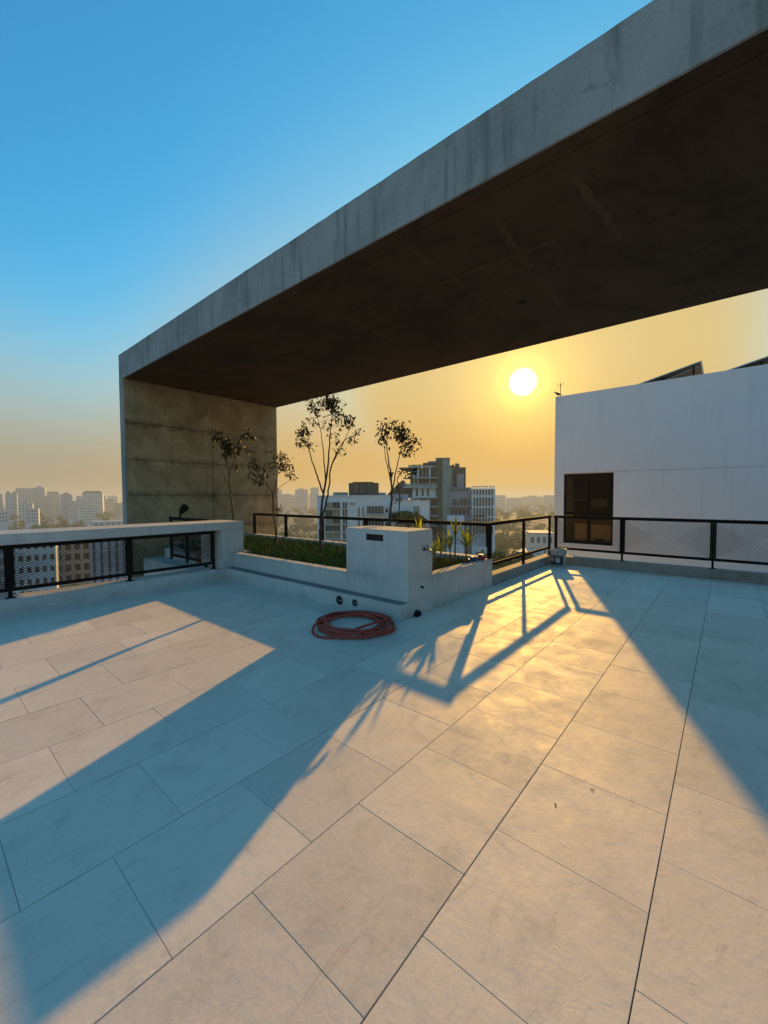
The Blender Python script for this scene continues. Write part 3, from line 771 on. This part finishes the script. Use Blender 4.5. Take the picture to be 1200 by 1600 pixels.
sapling('crooked forked sapling at the right edge of the portal wall', (5.40, 7.75, .40),
  [[(0, -.12, 0, .026), (.0, .35, 0, .024), (-.04, .6, 0, .022), (-.06, .95, .0, .019), (-.07, 1.15, .0, .017)],
   [(-.07, 1.14, 0, .015), (-.14, 1.25, .0, .012), (-.30, 1.45, .0, .009), (-.42, 1.65, .0, .006), (-.52, 1.75, 0, .004)],
   [(-.07, 1.12, 0, .014), (.01, 1.35, .04, .011), (.04, 1.55, .05, .009), (.10, 1.75, .05, .006), (.20, 1.92, .05, .004)],
   [(-.05, 1.1, 0, .008), (.12, 1.30, .1, .005), (.33, 1.42, .1, .003)],
   [(-.05, .85, 0, .006), (.06, .80, .05, .003)]],
  [(-.42, 1.72, 0, .14, .12, 60), (-.50, 1.55, 0, .11, .10, 40), (-.38, 1.38, 0, .12, .07, 50), (-.2, 1.6, 0, .12, .1, 22), (.0, 1.82, .05, .11, .07, 45), (.16, 1.74, .05, .13, .13, 90), (.30, 1.62, .05, .1, .1, 40), (.22, 1.95, .05, .05, .05, 14), (.38, 1.48, .1, .07, .06, 16), (-.14, 1.98, 0, .05, .05, 8), (.05, .78, .05, .04, .05, 6)], 14, leaf_l=.09, hs=1.08)

# ------------------------------------------------------------------ ground cover in the planter
hg = MB(); rnd = random.Random(5)
def clump(x, y, hgt, n):
    for i in range(n):
        a = rnd.uniform(0, 2*pi); e = rnd.uniform(.5, 1.35)
        d = Vector((cos(a)*cos(e), sin(a)*cos(e), sin(e)))
        hg.strap((x+rnd.gauss(0, .03), y+rnd.gauss(0, .03), .30+rnd.uniform(0, .05)), d, hgt*rnd.uniform(.7, 1.25), rnd.uniform(.016, .032), rnd.uniform(.5, 1.6))
y = 3.30
while y < 10.2:
    x = 4.30
    while x < 6.32:
        if not (x < 4.68 and y < 4.22) and not (y < 4.1 and x > 6.0 and False):
            h = .20 if y > 4.2 else .18
            clump(x+rnd.uniform(-.05, .05), y+rnd.uniform(-.05, .05), h*rnd.uniform(.8, 1.25), 13)
        x += .098
    y += .098
tag(hg.build('ground_cover_plants', 'hedge'), 'low dark green strappy plants filling the concrete planter', 'plants', kind='stuff')

# ------------------------------------------------------------------ yellow-green cordylines at the right end of the planter
def cordyline(label, x, y, stem, n, ln, seed, red=0, lean=(0, 0), up=1.0):
    rn = random.Random(seed)
    t = thing('cordyline', label, 'plant', (x, y, .40), 'yellow-green plants in the planter')
    stem += .07; ln *= 1.1
    top = Vector((x+lean[0], y+lean[1], .40+stem))
    MB().tube([(x, y, .29), (x+lean[0]*.4, y+lean[1]*.4, .40+stem*.5), top], [.014, .012, .009], 6).build('stem', 'cordred', t)
    for i in range(n):
        a = 2.4*i+rn.uniform(-.4, .4); e = rn.uniform(.75, 1.35)*up
        d = Vector((cos(a)*cos(e), sin(a)*cos(e), sin(e)))
        l = ln*rn.uniform(.75, 1.15)
        mb = MB(); mb.strap(top-Vector((0, 0, rn.uniform(0, stem*.25))), d, l, l*rn.uniform(.12, .18), rn.uniform(.2, .7), 4)
        mb.build('leaf', 'cordred' if i < red else 'cord', t)
for a in (('tallest cordyline with two upright yellow leaves above the rail', 5.10, 3.62, .52, 8, .34, 1, 1, (.02, .0), 1.25),
          ('cordyline half hidden at the right edge of the concrete box', 4.84, 3.50, .36, 10, .26, 2, 0, (-.02, .03), 1.1),
          ('small cordyline with drooping yellow leaf next to the box', 5.10, 3.34, .22, 9, .25, 3, 1, (0, 0), 1.0),
          ('cordyline with narrow upright leaves near the planter middle', 5.42, 3.42, .24, 11, .25, 4, 1, (0, .0), 1.1),
          ('cordyline with orange-tinged lower leaves before the mesh', 5.72, 3.42, .28, 11, .26, 5, 3, (.0, .02), 1.0),
          ('cordyline with one broad leaf reaching over the top rail', 5.92, 3.46, .50, 7, .28, 6, 1, (.02, .0), 1.25),
          ('spiky cordyline beside the corner post of the railing', 6.18, 3.40, .24, 13, .34, 7, 1, (.0, -.02), .95)):
    cordyline(*a)
M['redbag'] = simple('red_plastic', (.30, .03, .03), .4, noise=.4, scale=30)
M['bluebag'] = simple('blue_plastic', (.03, .06, .20), .4, noise=.4, scale=30)
def bag(name, label, x, y, z, s, mt, seed):
    rn = random.Random(seed); bm = bmesh.new(); bmesh.ops.create_icosphere(bm, subdivisions=2, radius=1)
    for v in bm.verts:
        k = 1+rn.uniform(-.22, .18); v.co = Vector((v.co.x*s*k*1.1, v.co.y*s*k, max(v.co.z*s*k*.8, -s*.45)))
        v.co += Vector((x, y, z+s*.45))
    me = bpy.data.meshes.new(name); bm.to_mesh(me); bm.free()
    o = link(name, me, mt); tag(o, label, 'bag'); return o
bag('plastic_bag', 'crumpled red plastic bag on the planter wall by the corner post', 6.27, 3.16, .472, .075, 'redbag', 1)
bag('plastic_bag', 'crumpled blue plastic bag beside the red one in the planter', 6.08, 3.20, .472, .06, 'bluebag', 2)
bag('plastic_bag', 'small reddish-brown crumpled bag left of the blue bag', 5.88, 3.21, .472, .06, M['cordred'], 3)

# ------------------------------------------------------------------ city ground
def ground_material():
    mt, t, b = mat('city_ground'); L = t.links.new
    tcn = t.nodes.new('ShaderNodeTexCoord')
    n1 = t.nodes.new('ShaderNodeTexNoise'); n1.inputs['Scale'].default_value = .02; n1.inputs['Detail'].default_value = 8; n1.inputs['Roughness'].default_value = .7
    L(tcn.outputs['Object'], n1.inputs['Vector'])
    cr = t.nodes.new('ShaderNodeValToRGB'); cr.color_ramp.elements[0].position = .38; cr.color_ramp.elements[0].color = (.035, .05, .022, 1)
    cr.color_ramp.elements[1].position = .62; cr.color_ramp.elements[1].color = (.16, .145, .12, 1)
    L(n1.outputs[0], cr.inputs[0]); L(cr.outputs[0], b.inputs['Base Color']); b.inputs['Roughness'].default_value = .95
    return mt
M['ground'] = ground_material()
gr = MB(); G = 6000
gr.poly([(-G, -G, GZ), (G, -G, GZ), (G, G, GZ), (-G, G, GZ)])
tag(gr.build('ground', 'ground'), kind='structure')
def pol(az, d, z=GZ): return Vector((cos(radians(az))*d, sin(radians(az))*d, z))

# city tree canopy that reads as one mass
M['wood'] = leafmat('far_canopy', (.030, .065, .018), (.07, .115, .035), .2, .8)
wd = MB(); rn = random.Random(21)
def canopy(mb, c, rx, rz, n, fs, rn=rn):
    for i in range(n):
        v = Vector((rn.gauss(0, 1), rn.gauss(0, 1), rn.gauss(0, 1))).normalized()*rn.uniform(.55, 1.0)
        p = c+Vector((v.x*rx, v.y*rx, v.z*rz))
        nn = (v+Vector((rn.uniform(-1, 1), rn.uniform(-1, 1), rn.uniform(-.3, 1)))*.7).normalized()
        a = nn.orthogonal().normalized(); bb = nn.cross(a); f = fs*rn.uniform(.5, 1.2); t = rn.uniform(0, pi)
        a, bb = a*cos(t)+bb*sin(t), bb*cos(t)-a*sin(t)
        k = len(mb.v); mb.v += [tuple(p-a*f-bb*f*.3), tuple(p+bb*f*.8), tuple(p+a*f-bb*f*.2), tuple(p-bb*f*.7)]
        mb.f.append((k, k+1, k+2, k+3))
occupied = [(32.15, 80, 150, 9), (42, 45, 95, 12), (81, 100, 170, 5), (77.7, 100, 180, 5), (74.4, 90, 160, 5)]
cnt = 0
while cnt < 2300:
    az = rn.uniform(-25, 112); d = 95*(1+16*rn.random()**1.5)
    if any(abs(az-a) < w and lo < d < hi for a, lo, hi, w in occupied): continue
    if d < 200 and az > 30 and rn.random() < .3: continue
    r = rn.uniform(3.5, 7.5); h = rn.uniform(6, 15)*(1 if d > 140 else .9)
    canopy(wd, pol(az, d, GZ+h), r, r*.7, 150 if d < 260 else (60 if d < 600 else 24), 1.0 if d < 260 else (1.6 if d < 600 else 2.6))
    if d < 300: wd.tube([pol(az, d), pol(az, d, GZ+h)], [.35, .2], 5, False)
    cnt += 1
tag(wd.build('city_tree_canopy', 'wood'), 'hazy green tree canopy spreading between the city buildings', 'trees', kind='stuff')

# single trees that can be told apart
def city_tree(label, az, d, h, r, dark=True, n=1500):
    c = pol(az, d); t = thing('broadleaf_tree', label, 'tree', c, 'trees below the terrace')
    rn_ = random.Random(int(az*100)); top = c+Vector((0, 0, h))
    MB().tube([c, c+Vector((.2, .1, h*.35)), c+Vector((.3, -.2, h*.7))], [.4, .3, .15], 7).build('trunk', 'bark', t, True)
    cr = MB()
    for k in range(14):
        o = Vector((rn_.gauss(0, r*.5), rn_.gauss(0, r*.5), rn_.uniform(-r*.9, -r*.15)))
        rr = r*rn_.uniform(.28, .5)
        canopy(cr, top+o, rr, rr*.75, n//14, .34, rn_)
        MB().tube([c+Vector((.2, -.1, h*.45)), top+o], [.14, .05], 5, False).build('limb', 'bark', t)
    o = cr.build('crown', 'treecrown', t); o['kind'] = 'stuff'
M['treecrown'] = leafmat('dark_crown', (.022, .055, .014), (.05, .10, .025), .2, .7)
city_tree('dark round tree seen through the open railing near the bucket', 22.6, 66, 31.0, 4.2)
city_tree('smaller tree left of the dark round one beyond the railing', 25.0, 82, 27.5, 3.6)
city_tree('tree top below the left parapet opening by the blue tarpaulin', 79.3, 105, 20.5, 5.0)
city_tree('dark tree top at far left behind the mesh', 84.0, 98, 19.0, 5.5)
city_tree('tall bush in front of the low white block near the glass tower', 37.3, 61, 37.2, 1.7, n=900)
city_tree('second bush right of it before the low white block', 35.75, 61, 36.9, 1.3, n=700)

# ------------------------------------------------------------------ mid-distance buildings
M['bwhite'] = simple('building_white', (.64, .68, .68), .8, noise=.08, scale=.6)
M['bgrey'] = simple('building_grey', (.26, .28, .30), .8, noise=.12, scale=.5)
M['bdark'] = simple('building_dark', (.05, .052, .048), .6, noise=.3, scale=.4)
M['bbrown'] = simple('building_brown', (.13, .10, .065), .7, noise=.3, scale=.4)
M['gglass'] = simple('green_glass', (.035, .085, .06), .2, 0, .25, noise=.4, scale=.8)
M['lglass'] = simple('pale_glass', (.19, .30, .25), .2, 0, .3, noise=.3, scale=.8)
M['wglass'] = simple('window_glass', (.022, .026, .024), .25, 0, .2, noise=.5, scale=.9)
M['slabw'] = simple('slab_edge', (.42, .44, .42), .8)
M['curtain'] = simple('curtain', (.24, .23, .15), .9, noise=.3, scale=1.5)
class Bld:
    """a building in its own frame: x to the right, y away, z up from the terrace level; k is its module in metres"""
    def __init__(s, name, label, az, d, k, group=None):
        p = pol(az, d, 0); s.k = k
        s.root = thing(name, label, 'building', p, group, rotz=radians(az-90))
    def b(s, name, u0, u1, z0, z1, y0, y1, mt, parent=None, bevel=0):
        k = s.k
        zz0 = GZ if z0 is None else z0*k+1.55
        return MB().box(u0*k, u1*k, y0, y1, zz0, z1*k+1.55).build(name, mt, parent or s.root, bevel=bevel)
    def window(s, u0, u1, z0, z1, y, glass='wglass', mull=0, frame='slabw'):
        w = s.b('window', u0, u1, z0, z1, y-.10, y+.06, glass)
        t = .35
        s.b('sill', u0-t, u1+t, z0-.7, z0-.05, y-.22, y+.02, frame, w)
        for i in range(mull):
            um = u0+(u1-u0)*(i+1)/(mull+1); s.b('mullion', um-.16, um+.16, z0, z1, y-.16, y-.101, frame, w)
        return w

# white flats with window bays, 65 m off, module 0.102 m
W = Bld('apartment_block', 'white apartment block with window bays and black rooftop box', 42.0, 65, .1022)
W.b('wall', -84, 30, None, 0, 0, 14, 'bwhite')
W.b('parapet', -85, 30.5, 0, 1.6, -.15, .1, 'bwhite')
W.b('wall', 30.2, 88, None, -7, -2.0, 12, 'bwhite')
W.b('parapet', 30, 88.4, -7, -6.0, -2.1, -1.9, 'slabw')
zr = [(-18, -9), (-31, -21), (-42.5, -35), (-54, -44.5), (-66, -57), (-78, -69), (-90, -81)]
for i, (a, b_) in enumerate(zr):
    W.window(-72, -61, a, b_, 0, 'wglass' if i % 2 else 'curtain', 3)
    W.window(-60, -49, a, b_, 0, 'curtain' if i in (1, 4) else 'wglass', 3)
    W.window(-44.2, -41.8, a, b_, 0); W.window(-40.3, -38, a, b_, 0)
    W.b('band', -74, -36.5, a-2.4, a-1.2, -.3, -.02, 'slabw')
for a, b_ in ((-31, -17), (-47, -35), (-63, -51)):
    W.window(-20.5, -18.6, a, b_, 0); W.window(-13.8, -12.2, a, b_, 0)
for a, b_ in ((-27, -15.5), (-48, -37), (-68, -58)):
    bl = W.b('balcony', -7, 19, a, b_, -.06, .02, 'bdark')
    W.b('balcony_slab', -9, 20, a-1.2, a, -1.2, -.07, 'slabw', bl)
    for u in (-5, 0, 5, 10, 15): W.b('column', u-.7, u+.7, a, b_, -.3, -.061, 'bgrey', bl)
    W.window(22, 26, a+2, b_-4, 0)
for i, u in enumerate((-34, -31.5, -29, -26.5)): W.b('wall_sign', u, u+1.5, -14+(i % 2), -9.5, -.12, -.01, 'bgrey')
W.window(64, 73, -25, -15, -2.0, 'lglass', 1)
rbx = W.b('roof_box', -36, 12, 1.6, 21.5, 2, 8, 'bdark')
W.b('roof_cap', -30, 4, 21.5, 23.2, 2.2, 7.8, 'bdark', rbx)
for u in (-36, -20, -8, 4): W.b('box_frame', u, u+.8, 1.6, 21.5, 1.9, 1.99, 'black', rbx)
W.b('box_pane', -27, -21, 6, 19, 1.93, 1.985, 'bbrown', rbx); W.b('box_pane', -7, 4, 4, 18, 1.93, 1.985, 'gglass', rbx)
gl = W.b('glass_balustrade', -60, -36.5, 1.6, 6.5, .6, .65, 'lglass')
W.b('roof_hut', 5, 24, 1.6, 6, 3, 7, 'bgrey'); W.b('roof_hut', 38, 60, -6, 3, 2, 8, 'bgrey')

# glass tower, 110 m off, module 0.1715 m
T = Bld('office_tower', 'glass office tower with stepped terraces and grey fin wing', 32.15, 110, .1715)
T.b('core', -48, 12, None, 45, 3, 16, 'bgrey')
rg = MB(); rnr = random.Random(4)
for u in range(-50, -8, 3): canopy(rg, Vector((u*.1715+rnr.uniform(-.2, .2), 2.2, 1.55+48.6*.1715)), .42, .38, 60, .13, rnr)
for u in (12, 15, 19, 23): canopy(rg, Vector((u*.1715, 4.0, 1.55+47*.1715)), .38, .5, 60, .13, rnr)
for u in range(45, 64, 3): canopy(rg, Vector((u*.1715, -4.0, 1.55-31*.1715)), .42, .4, 60, .13, rnr)
o = rg.build('roof_plants', 'treecrown', T.root); o['kind'] = 'stuff'
T.b('roof_terrace', -52, -7, 45.2, 48, 1, 14, 'slabw'); T.b('roof_terrace', -68, -46, 44, 46, 2, 12, 'bdark')
T.b('roof_edge', -30, -6, 48.2, 53.5, 3, 12, 'bdark'); T.b('roof_edge', -22, -8, 53.7, 56.5, 4, 11, 'bgrey')
T.b('lift_shaft', -8.5, 1.5, None, 58, .0, 9, 'gglass')
T.b('lift_shaft', 1.6, 12.5, None, 57, -.3, 8, 'lglass')
T.b('shaft_cap', -9.5, 13, 58.1, 59.2, -.6, 9, 'slabw')
for z in (47, 37, 26, 15, 4): T.b('shaft_band', 1.4, 12.6, z, z+.6, -.4, -.31, 'slabw')
for u in (1.6, 6.9, 11.9): T.b('shaft_band', u, u+.6, -30, 57, -.42, -.315, 'slabw')
for z0, z1, glass in ((28.5, 45, 'gglass'), (14.5, 27.5, 'gglass'), (-16, -4, 'gglass'), (-30, -18, 'bdark'), (-46, -33, 'gglass'), (-62, -49, 'gglass')):
    g_ = T.b('glass_band', -50, -8.6, z0, z1, 2.2, 2.9, glass)
    for u in range(-48, -9, 6):
        T.b('mullion', u-.3, u+.3, z0, z1, 1.95, 2.19, 'slabw', g_)
    for u in (-44, -38, -19): T.b('column', u-1, u+1.6, z0, z1, 1.6, 1.94, 'bwhite', g_)
for z in (27.5, 13, -3.5, -17.5, -31.5, -47.5): T.b('floor_slab', -60, -6, z, z+1.6, -1.2, 3, 'slabw')
for z in (14.6,): 
    for i in range(6): T.b('balcony_glass', -58+i*8.4, -50+i*8.4, z, z+5, -1.1, -1.0, 'lglass')
cwall = T.b('white_wall', -46, -8.7, -2, 12.8, .4, 2.15, 'bwhite')
for u in (-40, -31, -22.5): T.window(u, u+2.8, .5, 11, .4)
T.b('void', -58, -46.2, -2, 12.8, 1.5, 3, 'bdark')
T.b('glass_strip', 12.7, 17, 10, 44, 2, 8, 'lglass')
T.b('plant_room', 17.2, 38, 10, 45.5, 3, 12, 'bdark'); T.b('plant_room', 24, 35, 10, 35, 2.6, 2.99, 'bgrey')
for u, h in ((13, 49), (17, 51), (22, 53), (25.5, 52)): T.b('roof_tank', u, u+3, 45.7, h, 5, 7, 'bdark')
T.b('side_wing', 11.5, 45, None, 13, -1, 12, 'bgrey')
for u in (14, 18.5, 23, 28.5, 33, 38): T.b('wing_notch', u, u+2.6, 7, 11.5, -1.06, -.9, 'wglass')
for u in (16.5, 19.8, 23.1, 28, 31, 34, 37, 41): T.window(u, u+1.9, -15, -4.5, -1)
T.b('wing_band', 11, 45.2, -20.5, -18, -1.5, -1.01, 'bdark')
for u in (14, 20, 26, 32, 38): T.window(u, u+4, -29, -21.5, -1)
T.b('fin_wing', 45.3, 79.5, None, 10.5, -2.5, 12, 'bwhite')
for i in range(8):
    u = 46+i*4.4
    T.b('crown_fin', u, u+1.3, 10.5, 13.8, -2.4, -1.8, 'bwhite')
    if i < 7:
        T.window(u+1.6, u+3.7, 2, 9.2, -2.5)
        for z0, z1 in ((-15, -2.5), (-30, -18), (-42, -33), (-56, -46)): T.window(u+1.6, u+3.9, z0, z1, -2.5)
T.b('crown_beam', 45.5, 79.5, 13.8, 14.8, -2.4, -1.8, 'bwhite')
T.b('annex', 8, 33, None, -29.5, -6, -1.6, 'bwhite')
T.b('canopy', 42, 64, -33, -31.5, -5, -2.55, 'slabw')
T.b('low_wing', -88, -61, None, 2, 0, 9, 'bgrey')
rp = MB().prism([(-86*.1715, -.4, 1.9), (-60*.1715, -.4, 1.9), (-60*.1715, -.4, 5.8), (-68*.1715, -.4, 4.9)], (0, 8, 0)).build('sloping_roof', 'bdark', T.root)

# ------------------------------------------------------------------ near buildings below the parapet opening
def block(name, label, az, d, w, ztop, depth, mt, rows, cols, wmat='wglass', turn=0.0, group=None, ww=.55, wh=.55, floor_h=3.1, z_lo=-30, single=True, roof=None):
    p = pol(az, d, 0)
    r = thing(name, label, 'building', p, group, rotz=radians(az-90+turn))
    MB().box(-w/2, w/2, 0, depth, GZ, ztop).build('wall', mt, r)
    MB().box(-w/2-.15, w/2+.15, -.15, depth+.15, ztop, ztop+.35).build('parapet', 'slabw', r)
    pitch = w/cols; grid = MB()
    for j in range(rows):
        zt_ = ztop-.9-j*floor_h
        for i in range(cols):
            u = -w/2+(i+.5)*pitch
            a = (u-pitch*ww/2, u+pitch*ww/2, -.07, .05, zt_-floor_h*wh, zt_)
            if single: MB().box(*a).build('window', wmat, r)
            else: grid.box(*a)
    if not single: o = grid.build('windows', wmat, r); o['kind'] = 'stuff'
    if roof == 'hip':
        h = w*.14
        MB().prism([(-w/2, 0, ztop+.36), (w/2, 0, ztop+.36), (w/2-w*.16, 0, ztop+h), (-w/2+w*.16, 0, ztop+h)], (0, depth, 0)).build('roof', 'roof', r)
    elif roof == 'spire':
        MB().lathe([(w*.42, 0), (w*.3, 2.2), (.5, 3.2), (.3, 6.0), (0, 7.0)], 0, depth/2, 10, ztop+.3).build('spire', 'roof', r)
    elif roof == 'caps':
        for u in (-w*.27, w*.25): MB().box(u-w*.13, u+w*.13, 2, depth-2, ztop+.3, ztop+2.8).build('roof_hut', 'bdark', r)
    elif roof == 'hut':
        MB().box(-w*.2, w*.15, 2, depth-2, ztop+.3, ztop+2.6).build('roof_hut', 'bgrey', r)
    return r
M['roof'] = simple('roof_grey', (.16, .15, .14), .8)
M['fw1'] = simple('far_wall_pale', (.68, .70, .68), .9); M['fw2'] = simple('far_wall_beige', (.64, .60, .52), .9)
M['fw3'] = simple('far_wall_blue_grey', (.44, .54, .60), .9); M['fw4'] = simple('far_wall_grey', (.52, .55, .55), .9)
M['fwin'] = simple('far_window', (.12, .15, .17), .6); M['bluetarp'] = simple('blue_tarp', (.02, .06, .26), .6, noise=.3, scale=2)
M['bluewall'] = simple('blue_grey_wall', (.34, .42, .50), .8, noise=.1)
block('house_block', 'white block with small dark windows seen through the left mesh', 81.2, 140, 9.4, -9.5, 12, 'bwhite', 5, 6, 'dark', -6, ww=.5, wh=.45)
block('house_block', 'grey unplastered block right of the white one behind the mesh', 77.8, 150, 8.6, -11, 12, 'bgrey', 5, 4, 'dark', 5, ww=.6, wh=.6)
block('house_block', 'blue-white striped block beside the mullion of the left mesh', 74.4, 132, 8.4, -8.8, 12, 'bluewall', 6, 5, 'bdark', 0, ww=.35, wh=.92)
block('house_block', 'grey block at the far left edge behind the mesh post', 84.6, 150, 7.5, -9.5, 12, 'bgrey', 5, 4, 'fw1', 0, ww=.6, wh=.4)
tp_ = thing('tarpaulin_shed', 'low shed under a blue tarpaulin below the left parapet', 'shed', pol(79.0, 84), None, rotz=radians(-11))
MB().box(-3, 3, 0, 6, GZ, -15.6).build('wall', 'bbrown', tp_)
MB().prism([(-3.3, -.3, -15.55), (3.3, -.3, -15.55), (3.3, -.3, -15.3), (.2, -.3, -14.6), (-3.3, -.3, -15.2)], (0, 6.6, 0)).build('tarpaulin', 'bluetarp', tp_)
block('low_house', 'pale low house behind the open railing bay near the bucket', 19.0, 125, 6.5, -9.5, 9, 'fw2', 4, 4, 'fwin', 8)
block('low_house', 'flat roofed house left of the pale one below the railing', 20.6, 112, 5.5, -13.5, 8, 'fw1', 3, 4, 'fwin', -10)
block('low_house', 'small brownish house in front below the railing bay', 19.4, 88, 4.8, -13.2, 7, 'bbrown', 3, 3, 'fwin', 12)
block('low_house', 'long pale roof seen just above the railing bottom bar', 20.3, 70, 5.0, -13.5, 7, 'fw1', 2, 4, 'fwin', 0)

# ------------------------------------------------------------------ far skyline
GRP = 'hazy high-rises on the skyline'
sk = [('leftmost hazy tower cut by the picture edge', 83.78, 780, 11.6, 6.7, 'fw3', 4, None),
 ('hazy blue tower with two dark roof caps', 82.72, 760, 11.7, 7.2, 'fw3', 4, 'caps'),
 ('wide hazy slab tower with pale vertical stripes', 81.63, 900, 23.1, 17.0, 'fw4', 6, None),
 ('dark tower joined to the right of the striped slab', 80.45, 905, 14.0, 18.6, 'fw3', 4, 'hut'),
 ('narrow pale tower just left of the hipped beige one', 80.05, 800, 8.2, 4.0, 'fw2', 3, None),
 ('beige hazy tower with a small hipped roof', 79.31, 800, 13.6, 8.6, 'fw2', 5, 'hip'),
 ('hazy tower topped by a little spire', 78.16, 760, 13.4, 5.2, 'fw4', 5, 'spire'),
 ('low wide hazy block under the spired tower', 77.39, 720, 17.3, -3.6, 'fw3', 7, None),
 ('thin tower peeping up behind the low wide block', 77.09, 860, 5.2, 4.0, 'fw4', 2, None),
 ('largest pale hazy tower with a broad hipped roof', 75.84, 740, 24.6, 7.6, 'fw1', 8, 'hip'),
 ('slim wing standing right of the largest hazy tower', 74.78, 780, 5.0, 3.7, 'fw2', 2, None),
 ('mid-height beige tower near the portal wall', 74.20, 780, 11.0, -3.2, 'fw2', 4, 'hip'),
 ('lowest hazy tower touching the portal wall edge', 73.36, 790, 12.0, -7.7, 'fw2', 4, None),
 ('slim hazy tower at the right edge of the portal wall', 54.66, 950, 11.2, 17.5, 'fw4', 4, None),
 ('low hazy blocks between the two saplings', 53.44, 960, 29.7, 5.8, 'fw4', 8, 'hut'),
 ('broad hazy tower left of the tallest sapling', 51.67, 900, 27.2, 16.6, 'fw4', 8, 'hut'),
 ('tallest hazy tower behind the tallest sapling', 49.88, 900, 17.9, 20.8, 'fw4', 5, None),
 ('hazy block directly right of the glass tower', 24.36, 1000, 24.7, 2.5, 'fw4', 7, None),
 ('low hazy block second to the right of the glass tower', 22.50, 1100, 37.7, -4.2, 'fw4', 9, None),
 ('wide hazy block left of the white building', 20.13, 1150, 55.8, -1.2, 'fw4', 12, 'hut'),
 ('hazy block partly hidden by the white building corner', 17.59, 1100, 44.2, 2.0, 'fw4', 10, None)]
sk += [('faint tower rising behind the gap left of the striped slab', 82.2, 1150, 14, 10.0, 'fw4', 4, None),
 ('faint tower in the gap between the beige and the spired tower', 78.75, 1200, 13, 7.0, 'fw4', 4, 'hut'),
 ('faint wide block behind the largest hazy tower, to its left', 76.75, 1150, 20, 3.5, 'fw4', 6, None),
 ('faint block closing the skyline next to the portal wall', 73.9, 1250, 22, 4.0, 'fw1', 6, 'hut'),
 ('faint far block behind the slim tower by the portal edge', 54.1, 1300, 26, 9.0, 'fw4', 7, None),
 ('faint far block between the broad and the tallest hazy tower', 50.75, 1250, 20, 9.5, 'fw4', 6, None),
 ('pale mid-height block in front of the striped slab tower', 81.6, 620, 12, -5.5, 'fw1', 5, 'hut'),
 ('pale low block in front of the largest hazy tower', 76.3, 600, 15, -10.0, 'fw1', 6, None)]
for lab, az, d, w, zt_, mt_, cols, roof in sk:
    block('tower_block', lab, az, d, w, zt_, max(10, w*.7), mt_, int((zt_+30)/3.3), cols, 'fwin', random.uniform(-12, 12), GRP, .5, .5, 3.3, single=False, roof=roof)
block('low_block', 'small white low-rise at the far left under the towers', 83.5, 480, 7.5, -10.4, 9, 'bwhite', 3, 4, 'fwin', 6, 'white low-rises', single=False)
block('low_block', 'white low-rise with window rows in front of the towers', 81.09, 480, 8.2, -8.6, 9, 'bwhite', 4, 5, 'fwin', -6, 'white low-rises', single=False)
block('flat_roof_hall', 'long white flat roof just above the parapet near the portal', 74.2, 300, 17.5, -13.6, 14, 'bwhite', 1, 6, 'fwin', 8, None, single=False)

# ------------------------------------------------------------------ haze
hz = MB().box(-6200, 6200, -6200, 6200, GZ-1.0, 26.0)
mt = bpy.data.materials.new('haze'); mt.use_nodes = True; t = mt.node_tree; t.nodes.clear()
pv = t.nodes.new('ShaderNodeVolumePrincipled'); out = t.nodes.new('ShaderNodeOutputMaterial')
pv.inputs['Color'].default_value = (.80, .90, .95, 1); pv.inputs['Density'].default_value = .00060; pv.inputs['Anisotropy'].default_value = .2
t.links.new(pv.outputs[0], out.inputs['Volume'])
hazeo = tag(hz.build('haze', mt), 'pale dusty haze hanging over the whole city', 'haze', kind='stuff')

for o in LOCAL:
    if '_loc' in o: del o['_loc']
